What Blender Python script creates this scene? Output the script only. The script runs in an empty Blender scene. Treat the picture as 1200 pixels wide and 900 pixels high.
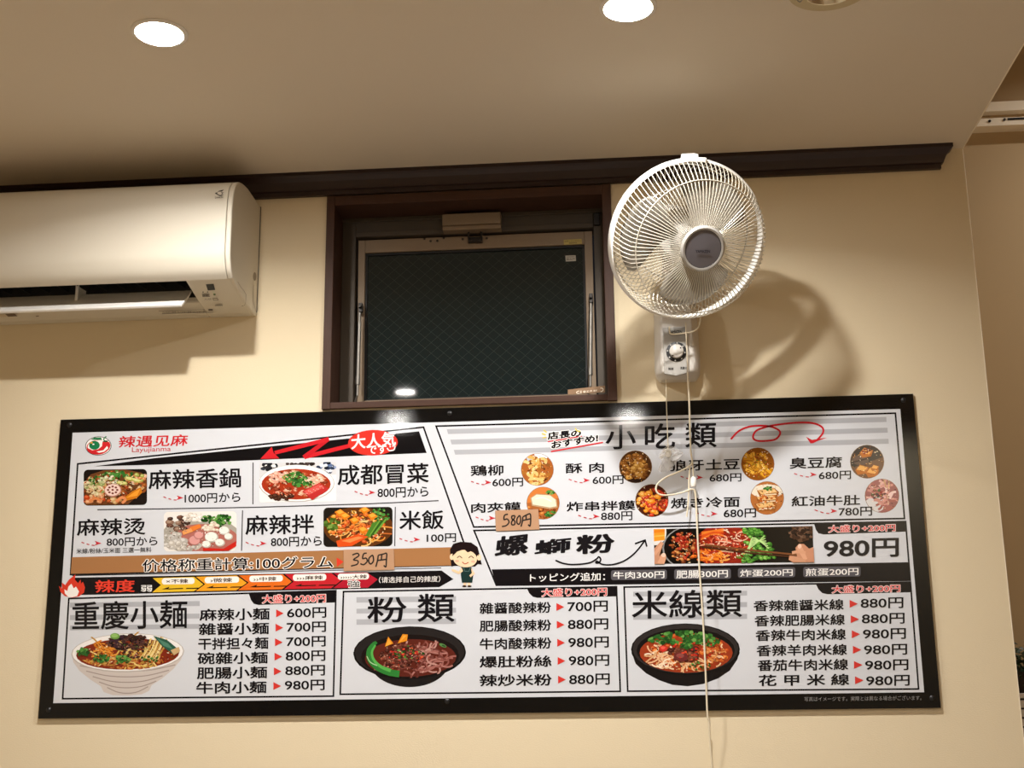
import bpy, bmesh, math, random
from mathutils import Vector, Matrix

# ------------------------------------------------------------------ camera, world, exposure
scene = bpy.context.scene
COL = scene.collection
F_PX = 1547.159                      # focal length for a 1200x900 picture
CAM = Vector((0.36551, -3.28774, 1.44852))
YAW, PITCH, ROLL = 0.08264, 0.25076, 0.0113
ROT = Matrix.Rotation(YAW, 3, 'Z') @ Matrix.Rotation(PITCH, 3, 'X') @ Matrix.Rotation(ROLL, 3, 'Y')
cam_data = bpy.data.cameras.new('camera')
cam_data.sensor_width = 36.0
cam_data.lens = F_PX / 1200 * 36.0
cam_data.clip_start = 0.02
cam = bpy.data.objects.new('camera', cam_data)
COL.objects.link(cam)
cr, cf, cu = ROT.col[0], ROT.col[1], ROT.col[2]
cam.matrix_world = Matrix(((cr.x, cu.x, -cf.x, CAM.x), (cr.y, cu.y, -cf.y, CAM.y), (cr.z, cu.z, -cf.z, CAM.z), (0, 0, 0, 1)))
scene.camera = cam
scene.view_settings.view_transform = 'Standard'
scene.view_settings.look = 'None'
scene.view_settings.exposure = -0.16
scene.view_settings.gamma = 1.0
scene.view_settings.use_curve_mapping = False
world = bpy.data.worlds.new('night')
scene.world = world
world.use_nodes = True
world.node_tree.nodes['Background'].inputs[0].default_value = (0.02, 0.025, 0.035, 1)
world.node_tree.nodes['Background'].inputs[1].default_value = 0.35
scene.cycles.max_bounces = 10
scene.cycles.diffuse_bounces = 6
scene.cycles.sample_clamp_indirect = 6.0

# lamps of the room
LAMP_COLOR = (1.0, 0.975, 0.945)
LAMP_W = 19.5                        # each downlight
LAMP_W_REAR = 17.0
LAMP_SPREAD = math.radians(150)

CEIL = 2.892                         # main ceiling height
CEIL_HIGH = 3.62                     # ceiling of the side space
EDGE_X = 1.2854                      # right end of the front wall and of the main ceiling
ROOM_L, ROOM_B, ROOM_R, SIDE_Y = -2.3, -6.4, 3.1, 0.62


def ray(u, v):
    return cr * ((u - 600) / F_PX) + cf + cu * ((450 - v) / F_PX)


def at(u, v, y):                     # where the sight line of a pixel meets the plane Y = y
    d = ray(u, v)
    return CAM + d * ((y - CAM.y) / d.y)


def on_plane(u, v, p, n):
    d = ray(u, v)
    return CAM + d * ((p - CAM).dot(n) / d.dot(n))


# ------------------------------------------------------------------ materials
def lin(c):
    return tuple((x / 12.92 if x <= 0.04045 else ((x + 0.055) / 1.055) ** 2.4) for x in c)


def rgb(h):
    return lin(tuple(int(h[i:i + 2], 16) / 255 for i in (0, 2, 4)))


def mat(name, color, rough=0.5, metal=0.0, spec=0.5, bump=None, noise=None, trans=0.0, alpha=1.0, emit=None, coat=0.0):
    m = bpy.data.materials.new(name)
    m.use_nodes = True
    nt = m.node_tree
    b = nt.nodes['Principled BSDF']
    if isinstance(color, str):
        color = rgb(color)
    b.inputs['Base Color'].default_value = (*color, 1)
    b.inputs['Roughness'].default_value = rough
    b.inputs['Metallic'].default_value = metal
    b.inputs['Specular IOR Level'].default_value = spec
    b.inputs['Transmission Weight'].default_value = trans
    b.inputs['Alpha'].default_value = alpha
    b.inputs['Coat Weight'].default_value = coat
    if emit:
        b.inputs['Emission Color'].default_value = (*emit[0], 1)
        b.inputs['Emission Strength'].default_value = emit[1]
    tc = nt.nodes.new('ShaderNodeTexCoord')
    if noise:                        # (scale vector, amount, second colour)
        mp = nt.nodes.new('ShaderNodeMapping')
        mp.inputs['Scale'].default_value = noise[0]
        nz = nt.nodes.new('ShaderNodeTexNoise')
        nz.inputs['Scale'].default_value = 1.0
        nz.inputs['Detail'].default_value = 5
        mx = nt.nodes.new('ShaderNodeMix')
        mx.data_type = 'RGBA'
        mx.inputs[6].default_value = (*color, 1)
        c2 = noise[2]
        mx.inputs[7].default_value = (*(rgb(c2) if isinstance(c2, str) else c2), 1)
        ml = nt.nodes.new('ShaderNodeMath')
        ml.operation = 'MULTIPLY'
        ml.inputs[1].default_value = noise[1]
        nt.links.new(tc.outputs['Object'], mp.inputs['Vector'])
        nt.links.new(mp.outputs['Vector'], nz.inputs['Vector'])
        nt.links.new(nz.outputs['Fac'], ml.inputs[0])
        nt.links.new(ml.outputs[0], mx.inputs[0])
        nt.links.new(mx.outputs[2], b.inputs['Base Color'])
    if bump:                         # (scale vector, strength, distance)
        mp = nt.nodes.new('ShaderNodeMapping')
        mp.inputs['Scale'].default_value = bump[0]
        nz = nt.nodes.new('ShaderNodeTexNoise')
        nz.inputs['Scale'].default_value = 1.0
        nz.inputs['Detail'].default_value = 3
        bp = nt.nodes.new('ShaderNodeBump')
        bp.inputs['Strength'].default_value = bump[1]
        bp.inputs['Distance'].default_value = bump[2]
        nt.links.new(tc.outputs['Object'], mp.inputs['Vector'])
        nt.links.new(mp.outputs['Vector'], nz.inputs['Vector'])
        nt.links.new(nz.outputs['Fac'], bp.inputs['Height'])
        nt.links.new(bp.outputs['Normal'], b.inputs['Normal'])
    return m


M = {}
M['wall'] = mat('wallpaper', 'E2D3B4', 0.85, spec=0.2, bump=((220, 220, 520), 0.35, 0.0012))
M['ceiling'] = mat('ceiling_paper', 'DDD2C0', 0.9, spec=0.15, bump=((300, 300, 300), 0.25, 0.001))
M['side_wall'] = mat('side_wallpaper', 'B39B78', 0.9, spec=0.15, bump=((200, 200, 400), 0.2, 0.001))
M['floor'] = mat('floor_tile', 'A2978A', 0.45, noise=((3, 3, 3), 0.5, '877C70'))
M['trim'] = mat('dark_trim_wood', '2E1A16', 0.35, noise=((6, 90, 90), 0.6, '1C0E0C'))
M['wood'] = mat('dark_casing_wood', '57392C', 0.5, noise=((40, 40, 40), 0.7, '3E271E'))
M['wood_h'] = mat('dark_board_wood', '4E3427', 0.55, spec=0.25, noise=((8, 90, 220), 0.7, '2E1B13'))
M['wood_v'] = mat('dark_jamb_wood', '4E3427', 0.55, spec=0.25, noise=((220, 90, 8), 0.7, '2E1B13'))
M['alu'] = mat('bronze_aluminium', '4C443A', 0.5, metal=0.2, spec=0.3)
M['alu_sash'] = mat('sash_aluminium', '85735E', 0.45, metal=0.2, spec=0.3)
M['gasket'] = mat('black_gasket', '08090A', 0.6)
M['steel'] = mat('steel', '8F8B84', 0.42, metal=0.8)
M['chrome'] = mat('chrome', 'E8E6E0', 0.08, metal=1.0)
M['dark_metal'] = mat('dark_metal', '2A2622', 0.4, metal=0.6)
M['ac'] = mat('ac_plastic', 'D3CCBC', 0.45, spec=0.35)
M['ac_gap'] = mat('ac_cavity', '0C0C0E', 0.6)
M['ac_flap'] = mat('ac_flap_plastic', 'E9E6E0', 0.35)
M['white_plastic'] = mat('white_plastic', 'F2F0EA', 0.28)
M['wire'] = mat('guard_wire', 'CFC8B8', 0.3, metal=0.25)
M['silver'] = mat('silver_paint', 'B2AFA9', 0.35, metal=0.35)
M['fan_body'] = mat('fan_body_plastic', 'D5D0C8', 0.35)
M['badge'] = mat('grey_badge', '77747A', 0.4, metal=0.5)
M['blade'] = mat('translucent_blade', '8F887B', 0.4, alpha=0.84)
M['black_plastic'] = mat('black_plastic', '141416', 0.35)
M['cord'] = mat('cream_cord', 'E4D9BF', 0.5)
M['bag'] = mat('clear_bag', 'F4F2EC', 0.15, alpha=0.35, spec=0.8)
M['tape'] = mat('kraft_tape', 'B98F6D', 0.45, noise=((60, 60, 60), 0.5, 'A87E5E'))
M['leaf'] = mat('plant_leaf', '1E3318', 0.4)
M['pot'] = mat('pot_clay', '3A2A22', 0.7)
M['slat'] = mat('white_slat', 'CFC6BC', 0.6)
M['rail'] = mat('cream_rail', 'F4E8D2', 0.5)
M['diffuser'] = mat('lamp_diffuser', 'FFFFFF', 0.4, emit=((1.0, 0.965, 0.92), 300.0))
M['lamp_rim'] = mat('lamp_rim', 'E8E2D8', 0.45)
M['stain'] = mat('old_flange_mark', 'C6B692', 0.9)


def ink_material(name, rough, bump):
    m = bpy.data.materials.new(name)
    m.use_nodes = True
    nt = m.node_tree
    b = nt.nodes['Principled BSDF']
    b.inputs['Roughness'].default_value = rough
    b.inputs['Specular IOR Level'].default_value = 0.3
    a = nt.nodes.new('ShaderNodeVertexColor')
    a.layer_name = 'Col'
    nt.links.new(a.outputs['Color'], b.inputs['Base Color'])
    if bump:
        tc = nt.nodes.new('ShaderNodeTexCoord')
        nz = nt.nodes.new('ShaderNodeTexNoise')
        nz.inputs['Scale'].default_value = bump[0]
        nz.inputs['Detail'].default_value = 2
        bp = nt.nodes.new('ShaderNodeBump')
        bp.inputs['Strength'].default_value = bump[1]
        bp.inputs['Distance'].default_value = bump[2]
        nt.links.new(tc.outputs['Object'], nz.inputs['Vector'])
        nt.links.new(nz.outputs['Fac'], bp.inputs['Height'])
        nt.links.new(bp.outputs['Normal'], b.inputs['Normal'])
    return m


M['ink'] = ink_material('laminated_print', 0.035, (300, 0.04, 0.0012))
M['decal'] = ink_material('small_print', 0.4, None)


# ------------------------------------------------------------------ object helpers
def tag(o, label=None, cat=None, group=None, kind=None):
    if label: o['label'] = label
    if cat: o['category'] = cat
    if group: o['group'] = group
    if kind: o['kind'] = kind
    return o


def empty(name, loc):
    o = bpy.data.objects.new(name, None)
    o.empty_display_size = 0.05
    o.location = loc
    COL.objects.link(o)
    return o


def world_loc(o):
    v = Vector(o.location)
    while o.parent:
        o = o.parent
        v = v + Vector(o.location)
    return v


class MB:
    """Collects shapes in world coordinates; build() links them as one mesh."""
    def __init__(self):
        self.v, self.f, self.m = [], [], []
        self.mi = 0

    def add(self, verts, faces):
        k = len(self.v)
        self.v += [Vector(p) for p in verts]
        self.f += [[k + i for i in f] for f in faces]
        self.m += [self.mi] * len(faces)

    def box(self, x0, x1, y0, y1, z0, z1):
        self.add([(x0, y0, z0), (x1, y0, z0), (x1, y1, z0), (x0, y1, z0), (x0, y0, z1), (x1, y0, z1), (x1, y1, z1), (x0, y1, z1)],
                 [(0, 3, 2, 1), (4, 5, 6, 7), (0, 1, 5, 4), (1, 2, 6, 5), (2, 3, 7, 6), (3, 0, 4, 7)])

    def prism(self, poly, lo, hi, fn):       # fn(a, b, t) -> point; poly of (a, b)
        n = len(poly)
        self.add([fn(a, b, lo) for a, b in poly] + [fn(a, b, hi) for a, b in poly],
                 [list(range(n))[::-1], list(range(n, 2 * n))] + [(i, (i + 1) % n, n + (i + 1) % n, n + i) for i in range(n)])

    def lathe(self, prof, o, ax, seg=32, close=False):   # prof of (radius, height along axis)
        ax = Vector(ax).normalized()
        s = ax.orthogonal().normalized()
        t = ax.cross(s)
        o = Vector(o)
        vs = []
        for r, h in prof:
            for i in range(seg):
                a = 2 * math.pi * i / seg
                vs.append(o + ax * h + (s * math.cos(a) + t * math.sin(a)) * r)
        fs = []
        n = len(prof)
        for j in range(n if close else n - 1):
            j2 = (j + 1) % n
            for i in range(seg):
                i2 = (i + 1) % seg
                fs.append((j * seg + i, j * seg + i2, j2 * seg + i2, j2 * seg + i))
        if not close:
            if prof[0][0] > 1e-6: fs.append(list(range(seg))[::-1])
            if prof[-1][0] > 1e-6: fs.append([(n - 1) * seg + i for i in range(seg)])
        self.add(vs, fs)

    def tube(self, pts, r, seg=8, closed=False):
        pts = [Vector(p) for p in pts]
        n = len(pts)
        vs, fs = [], []
        prev = None
        for i, p in enumerate(pts):
            a = pts[(i - 1) % n] if (closed or i > 0) else p
            b = pts[(i + 1) % n] if (closed or i < n - 1) else p
            d = (b - a).normalized()
            if prev is None:
                s = d.orthogonal().normalized()
            else:
                s = (prev - d * prev.dot(d))
                s = s.normalized() if s.length > 1e-6 else d.orthogonal().normalized()
            prev = s
            t = d.cross(s)
            rr = r[i] if isinstance(r, (list, tuple)) else r
            for k in range(seg):
                w = 2 * math.pi * k / seg
                vs.append(p + (s * math.cos(w) + t * math.sin(w)) * rr)
        for i in range(n if closed else n - 1):
            j = (i + 1) % n
            for k in range(seg):
                k2 = (k + 1) % seg
                fs.append((i * seg + k, i * seg + k2, j * seg + k2, j * seg + k))
        if not closed:
            fs.append(list(range(seg))[::-1])
            fs.append([(n - 1) * seg + k for k in range(seg)])
        self.add(vs, fs)

    def build(self, name, mats, parent=None, bevel=0.0, smooth=False, seg=2):
        o0 = world_loc(parent) if parent else Vector((0, 0, 0))
        me = bpy.data.meshes.new(name)
        me.from_pydata([v - o0 for v in self.v], [], self.f)
        for m in (mats if isinstance(mats, (list, tuple)) else [mats]):
            me.materials.append(m)
        for p, i in zip(me.polygons, self.m):
            p.material_index = i
        bm = bmesh.new()
        bm.from_mesh(me)
        bmesh.ops.recalc_face_normals(bm, faces=bm.faces)
        bm.to_mesh(me)
        bm.free()
        o = bpy.data.objects.new(name, me)
        COL.objects.link(o)
        o.parent = parent
        if bevel:
            b = o.modifiers.new('bevel', 'BEVEL')
            b.width = bevel
            b.segments = seg
            b.limit_method = 'ANGLE'
            b.angle_limit = math.radians(35)
        if smooth:
            me.shade_smooth()
            me.set_sharp_from_angle(angle=math.radians(40))
        return o


def spline(pts, n=6, closed=False):
    pts = [Vector(p) for p in pts]
    k = len(pts)
    out = []
    rng = range(k if closed else k - 1)
    g = (lambda i: pts[i % k]) if closed else (lambda i: pts[max(0, min(k - 1, i))])
    for i in rng:
        a, b, c, d = g(i - 1), g(i), g(i + 1), g(i + 2)
        for j in range(n):
            t = j / n
            out.append(0.5 * ((2 * b) + (c - a) * t + (2 * a - 5 * b + 4 * c - d) * t * t + (3 * b - a - 3 * c + d) * t ** 3))
    if not closed:
        out.append(pts[-1])
    return out


def clip_poly(poly, clip):
    def area(p):
        return sum(p[i][0] * p[(i + 1) % len(p)][1] - p[(i + 1) % len(p)][0] * p[i][1] for i in range(len(p)))
    sgn = 1 if area(clip) > 0 else -1
    out = list(poly)
    n = len(clip)
    for i in range(n):
        a, b = clip[i], clip[(i + 1) % n]
        inp, out = out, []
        if not inp: return []
        side = lambda p: sgn * ((b[0] - a[0]) * (p[1] - a[1]) - (b[1] - a[1]) * (p[0] - a[0]))
        for j in range(len(inp)):
            p, q = inp[j], inp[(j + 1) % len(inp)]
            sp, sq = side(p), side(q)
            if sp >= 0: out.append(p)
            if (sp >= 0) != (sq >= 0):
                t = sp / (sp - sq)
                out.append((p[0] + (q[0] - p[0]) * t, p[1] + (q[1] - p[1]) * t))
    return out


class Ink:
    """Flat printed shapes on a plane (default: the sign's face); each shape lies a hair in front of the last."""
    def __init__(self, depth, step=7e-6, plane=None):
        self.v, self.f, self.c = [], [], []
        self.depth, self.step, self.clip, self.plane = depth, step, None, plane

    def pos(self, x, y):
        if self.plane is None:
            p = at(x, y, -0.0095)
            return Vector((p.x, -self.depth, p.z))
        p, n = self.plane
        return on_plane(x, y, p + n * self.depth, n)

    def poly(self, pts, col, adv=True):
        if self.clip:
            pts = clip_poly(pts, self.clip)
        if len(pts) < 3: return
        k = len(self.v)
        self.v += [self.pos(*p) for p in pts]
        self.f.append(list(range(k, k + len(pts))))
        self.c.append(rgb(col) if isinstance(col, str) else col)
        if adv: self.depth += self.step

    def ell(self, cx, cy, rx, ry, col, rot=0, n=28):
        c, s = math.cos(rot), math.sin(rot)
        self.poly([(cx + rx * math.cos(a) * c - ry * math.sin(a) * s, cy + rx * math.cos(a) * s + ry * math.sin(a) * c)
                   for a in (2 * math.pi * i / n for i in range(n))], col)

    def line(self, pts, w, col, closed=False, taper=None):
        n = len(pts)
        L, R = [], []
        for i in range(n):
            p = pts[i]
            a = pts[i - 1] if (i > 0 or closed) else None
            b = pts[(i + 1) % n] if (i < n - 1 or closed) else None
            def nrm(u, v):
                d = math.hypot(v[0] - u[0], v[1] - u[1]) or 1
                return (-(v[1] - u[1]) / d, (v[0] - u[0]) / d)
            if a and b:
                n1, n2 = nrm(a, p), nrm(p, b)
                mx, my = n1[0] + n2[0], n1[1] + n2[1]
                l = max(0.35, (mx * mx + my * my) / 2)
                m = (mx / l, my / l)
            else:
                m = nrm(a, p) if a else nrm(p, b)
            h = (w if taper is None else w * (taper[0] + (taper[1] - taper[0]) * i / (n - 1))) / 2
            L.append((p[0] + m[0] * h, p[1] + m[1] * h))
            R.append((p[0] - m[0] * h, p[1] - m[1] * h))
        for i in range(n if closed else n - 1):
            j = (i + 1) % n
            self.poly([L[i], L[j], R[j], R[i]], col, adv=False)
        self.depth += self.step

    def curve(self, pts, w, col, taper=None, n=6):
        self.line([tuple(p[:2]) for p in spline([(x, y, 0) for x, y in pts], n)], w, col, taper=taper)

    def chunk(self, rnd, cx, cy, rx, ry, col, hi=None, n=9, jag=0.25):
        rot = rnd.random() * 6.28
        pts = []
        for i in range(n):
            a = 2 * math.pi * i / n
            k = 1 + rnd.uniform(-jag, jag)
            x, y = math.cos(a) * k, math.sin(a) * k
            pts.append((cx + rx * (x * math.cos(rot) - y * math.sin(rot)), cy + ry * (x * math.sin(rot) + y * math.cos(rot))))
        self.poly(pts, col)
        if hi:
            self.poly([(cx - rx * 0.15 + (x - cx) * 0.55, cy - ry * 0.22 + (y - cy) * 0.5) for x, y in pts], hi)

    def text(self, s, x0, y0, x1, y1, col, bold=0.012, slope=None, shear=0.0):
        verts, faces = glyphs(s, bold)
        if slope is None:
            ym = (y0 + y1) / 2
            slope = -0.030 + 0.0192 * (ym - 477) / 359
        h = max(2.0, (y1 - y0) - abs(slope) * (x1 - x0))
        xm, ym = (x0 + x1) / 2, (y0 + y1) / 2
        k = len(self.v)
        d0 = self.depth
        for u, v, layer in verts:
            x = x0 + u * (x1 - x0) + shear * (v - 0.5) * h
            self.depth = d0 + layer * 6e-6
            self.v.append(self.pos(x, ym + slope * (x - xm) + (0.5 - v) * h))
        self.f += [[k + i for i in f] for f in faces]
        c = rgb(col) if isinstance(col, str) else col
        self.c += [c] * len(faces)
        self.depth += self.step * 2

    def outlined(self, s, x0, y0, x1, y1, col, rim, bold=0.02, grow=0.045, **k):
        self.text(s, x0 - 0.8, y0 - 0.8, x1 + 0.8, y1 + 0.8, rim, bold + grow, **k)
        self.text(s, x0, y0, x1, y1, col, bold, **k)

    def build(self, name, parent, material=None):
        o0 = world_loc(parent) if parent else Vector((0, 0, 0))
        me = bpy.data.meshes.new(name)
        me.from_pydata([v - o0 for v in self.v], [], self.f)
        ca = me.color_attributes.new('Col', 'FLOAT_COLOR', 'CORNER')
        for p in me.polygons:
            for li in p.loop_indices:
                ca.data[li].color = (*self.c[p.index], 1)
        if material is None: material = M['ink']
        me.materials.append(material)
        o = bpy.data.objects.new(name, me)
        COL.objects.link(o)
        o.parent = parent
        return o


_glyph_cache = {}


def raw_glyphs(s):
    if s in _glyph_cache: return _glyph_cache[s]
    cu_ = bpy.data.curves.new('lettering', 'FONT')
    cu_.body = s
    cu_.size = 1.0
    cu_.resolution_u = 4
    ob = bpy.data.objects.new('lettering', cu_)
    COL.objects.link(ob)
    dg = bpy.context.evaluated_depsgraph_get()
    dg.update()
    me = ob.evaluated_get(dg).to_mesh()
    vs = [(v.co.x, v.co.y) for v in me.vertices]
    fs = [list(p.vertices) for p in me.polygons]
    ob.to_mesh_clear()
    COL.objects.unlink(ob)
    bpy.data.objects.remove(ob)
    bpy.data.curves.remove(cu_)
    _glyph_cache[s] = (vs, fs)
    return vs, fs


def glyphs(s, bold):
    """Outlines of a word inside a unit box, thickened by overprinting it around a small circle."""
    v0, f0 = raw_glyphs(s)
    vs, fs = list(v0), list(f0)
    if bold > 0.001:
        n = 8 if bold > 0.02 else 6
        for k in range(n):
            a = 2 * math.pi * (k + 0.5) / n
            o = len(vs)
            vs += [(x + bold * math.cos(a), y + bold * math.sin(a)) for x, y in v0]
            fs += [[o + i for i in f] for f in f0]
    xs = [v[0] for v in vs]; ys = [v[1] for v in vs]
    ax, bx, ay, by = min(xs), max(xs), min(ys), max(ys)
    n0 = len(v0)
    return [((x - ax) / (bx - ax), (y - ay) / (by - ay), i // n0) for i, (x, y) in enumerate(vs)], fs


# ------------------------------------------------------------------ the room
def struct(o):
    o['kind'] = 'structure'
    return o


LIGHTS = [(-0.5915, -0.8005), (0.4115, -0.801), (0.8226, -0.826)]
REAR = [(-0.72, -2.98), (0.42, -3.08)]


def plate(xs, ys, z0, z1, holes, R, seg=40):
    """Horizontal slab from grid cells; a cell listed in holes gets a round hole."""
    b = MB()
    for i in range(len(xs) - 1):
        for j in range(len(ys) - 1):
            x0, x1, y0, y1 = xs[i], xs[i + 1], ys[j], ys[j + 1]
            h = [c for c in holes if x0 < c[0] < x1 and y0 < c[1] < y1]
            if not h:
                b.add([(x0, y0, z0), (x1, y0, z0), (x1, y1, z0), (x0, y1, z0)], [(0, 1, 2, 3)])
                continue
            cx, cy = h[0]
            inner, outer = [], []
            angs = sorted([2 * math.pi * k / seg - math.pi for k in range(seg)] + [math.atan2(qy - cy, qx - cx) for qx in (x0, x1) for qy in (y0, y1)])
            for a in angs:
                dx, dy = math.cos(a), math.sin(a)
                t = min(((x1 - cx) / dx if dx > 1e-9 else (x0 - cx) / dx if dx < -1e-9 else 9e9),
                        ((y1 - cy) / dy if dy > 1e-9 else (y0 - cy) / dy if dy < -1e-9 else 9e9))
                inner.append((cx + dx * R, cy + dy * R, z0))
                outer.append((cx + dx * t, cy + dy * t, z0))
            top = [(x, y, z1) for x, y, _ in inner]
            fs, m = [], len(angs)
            for k in range(m):
                k2 = (k + 1) % m
                fs.append((k, k2, m + k2, m + k))
                fs.append((k, k2, 2 * m + k2, 2 * m + k))
            b.add(inner + outer + top, fs)
    b.add([(xs[0], ys[0], z1 + .1), (xs[-1], ys[0], z1 + .1), (xs[-1], ys[-1], z1 + .1), (xs[0], ys[-1], z1 + .1)], [(0, 1, 2, 3)])
    return b


def cells(vals, centres, half):
    s = set(vals)
    for c in centres:
        s |= {c - half, c + half}
    return sorted(s)


xs = cells([ROOM_L, EDGE_X], [-0.655, 0.4150, 0.8269], 0.15)
ys = cells([ROOM_B, 0.0], [-0.8, -3.03], 0.2)
cb = plate(xs, ys, CEIL, CEIL + 0.06, LIGHTS + REAR, 0.052)
cb.add([(EDGE_X, ROOM_B, CEIL), (EDGE_X, SIDE_Y, CEIL), (EDGE_X, SIDE_Y, CEIL_HIGH), (EDGE_X, ROOM_B, CEIL_HIGH)], [(0, 1, 2, 3)])
struct(cb.build('ceiling', M['ceiling']))
b = MB(); b.tube([(EDGE_X, ROOM_B + .01, CEIL + .001), (EDGE_X, 0.0, CEIL + .001)], 0.0022, 8)  # thin cream strip standing in for the highlight on the ceiling's edge
struct(b.build('edge_highlight', M['rail']))
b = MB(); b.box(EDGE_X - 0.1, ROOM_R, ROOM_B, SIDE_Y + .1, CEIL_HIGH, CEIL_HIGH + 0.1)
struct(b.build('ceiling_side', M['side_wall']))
b = MB(); b.box(ROOM_L - .1, ROOM_R + .1, ROOM_B - .1, SIDE_Y + .1, -0.1, 0.0)
struct(b.build('floor', M['floor']))
b = MB(); b.box(ROOM_L - 0.1, ROOM_L, ROOM_B, 0.16, 0, CEIL + .2)
struct(b.build('wall_left', M['wall']))
b = MB(); b.box(ROOM_L, ROOM_R, ROOM_B - 0.1, ROOM_B, 0, CEIL_HIGH)
struct(b.build('wall_back', M['wall']))
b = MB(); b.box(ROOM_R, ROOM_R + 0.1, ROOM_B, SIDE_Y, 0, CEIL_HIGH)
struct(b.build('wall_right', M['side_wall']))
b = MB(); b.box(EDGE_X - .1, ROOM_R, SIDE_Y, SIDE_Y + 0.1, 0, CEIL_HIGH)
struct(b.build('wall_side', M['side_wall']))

WX0, WX1, WZ0, WZ1 = -0.4023, 0.3628, 2.2393, 2.8319      # window casing outside
HX0, HX1, HZ0, HZ1 = -0.392, 0.352, 2.249, 2.822          # hole in the wall
b = MB()
for x0, x1, z0, z1 in ((ROOM_L, HX0, 0, CEIL + .1), (HX1, EDGE_X, 0, CEIL + .1), (HX0, HX1, 0, HZ0), (HX0, HX1, HZ1, CEIL + .1)):
    b.add([(x0, 0, z0), (x1, 0, z0), (x1, 0, z1), (x0, 0, z1)], [(0, 1, 2, 3)])
    b.add([(x0, .16, z0), (x1, .16, z0), (x1, .16, z1), (x0, .16, z1)], [(0, 1, 2, 3)])
b.add([(EDGE_X, 0, 0), (EDGE_X, SIDE_Y, 0), (EDGE_X, SIDE_Y, CEIL + .1), (EDGE_X, 0, CEIL + .1)], [(0, 1, 2, 3)])
for p, q in (((HX0, HZ0), (HX1, HZ0)), ((HX1, HZ0), (HX1, HZ1)), ((HX1, HZ1), (HX0, HZ1)), ((HX0, HZ1), (HX0, HZ0))):
    b.add([(p[0], 0, p[1]), (q[0], 0, q[1]), (q[0], .16, q[1]), (p[0], .16, p[1])], [(0, 1, 2, 3)])
struct(b.build('wall_front', M['wall']))
b = MB(); b.tube([(EDGE_X - .001, 0.001, 0.0), (EDGE_X - .001, 0.001, CEIL)], 0.0014, 10)      # corner bead, its highlight put into the pale cream colour
struct(b.build('trim_2', M['rail'], smooth=True))

# crown moulding with a returned end
prof = [(0, 0.058), (-0.040, 0.058), (-0.040, 0.048), (-0.034, 0.044), (-0.026, 0.034), (-0.020, 0.020), (-0.018, 0.014), (-0.012, 0.012), (-0.012, 0.0), (0, 0)]
tx = 1.2505
b = MB()
vs, fs = [], []
n = len(prof)
for y, z in prof: vs.append((ROOM_L, y, CEIL - 0.058 + z))
for y, z in prof: vs.append((tx - 0.040 - y, y, CEIL - 0.058 + z))
for i in range(n - 1): fs.append((i, i + 1, n + i + 1, n + i))
for y, z in prof: vs.append((tx - 0.040 - y, 0.0, CEIL - 0.058 + z))
for i in range(n - 1): fs.append((n + i, n + i + 1, 2 * n + i + 1, 2 * n + i))
b.add(vs, fs)
struct(b.build('trim_3', M['trim']))

# sliding-door head track on the far side wall
ty = SIDE_Y - 0.05
za = at(1160, 119.5, ty).z; zb = at(1160, 130.5, ty).z; zc = at(1160, 138.5, ty).z; zd = at(1160, 147.5, ty).z
tr = empty('trim_4', (1.4, SIDE_Y, zd)); struct(tr)
b = MB(); b.box(EDGE_X, ROOM_R, ty, SIDE_Y, zb, za); b.build('head_board', M['rail'], tr)
b = MB(); b.box(EDGE_X, ROOM_R, ty + .03, SIDE_Y, zc, zb); b.build('recess_board', M['side_wall'], tr)
b = MB(); b.box(EDGE_X, ROOM_R, ty, SIDE_Y, zd, zc); b.build('track_board', M['rail'], tr)
q0 = at(1181, 141, ty); q1 = at(1181, 138.6, ty)
b = MB(); b.box(q0.x, ROOM_R - .02, ty - .002, ty + .01, q0.z, q1.z); b.build('track_slot', M['black_plastic'], tr)
b = MB()
for u, v in ((1159.5, 142.2), (1177, 140.4)):
    b.lathe([(0.0, 0), (0.004, 0), (0.004, 0.004), (0, 0.004)], at(u, v, ty), (0, -1, 0), 12)
b.build('track_screw', M['dark_metal'], tr)


# ------------------------------------------------------------------ downlights
def lamp(name, parent, loc, power):
    L = bpy.data.lights.new(name, 'AREA')
    L.shape = 'DISK'
    L.size = 0.045
    L.energy = power
    L.color = LAMP_COLOR
    L.spread = LAMP_SPREAD
    o = bpy.data.objects.new(name, L)
    o.parent = parent
    o.location = loc
    COL.objects.link(o)
    return o


def downlight(x, y, z, power, label, group=None):
    r = empty('downlight', (x, y, z))
    tag(r, label, 'ceiling light', group)
    b = MB()
    b.lathe([(0.060, 0.0), (0.060, -0.002), (0.056, -0.005), (0.051, -0.005), (0.049, -0.001), (0.049, 0.02), (0.052, 0.02), (0.052, 0.0)], (x, y, z), (0, 0, 1), 48, close=True)
    b.build('trim_ring', M['lamp_rim'], r, smooth=True)
    b = MB()
    b.lathe([(0.0, 0.0), (0.030, 0.0), (0.0488, 0.001), (0.0488, 0.010), (0, 0.010)], (x, y, z + 0.0005), (0, 0, 1), 40)
    b.build('diffuser', M['diffuser'], r, smooth=True)
    lamp('lamp_light', r, (0, 0, -0.0035), power)
    return r


downlight(*LIGHTS[0], CEIL, LAMP_W * 0.80, 'round white downlight glowing in the ceiling above the air conditioner', 'lit downlights by the menu wall')
downlight(*LIGHTS[1], CEIL, LAMP_W, 'round white downlight glowing in the ceiling above the wall fan', 'lit downlights by the menu wall')
for (x, y), lab in zip(REAR, ('rear round downlight whose reflection shows in the window glass', 'rear round downlight whose reflection shows beside the fan cord on the sign')):
    downlight(x, y, CEIL, LAMP_W_REAR, lab, 'downlights further back in the room')
downlight(2.311, -5.96, CEIL_HIGH, 40.0, 'round downlight in the higher ceiling of the side space', 'downlights further back in the room')

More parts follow.
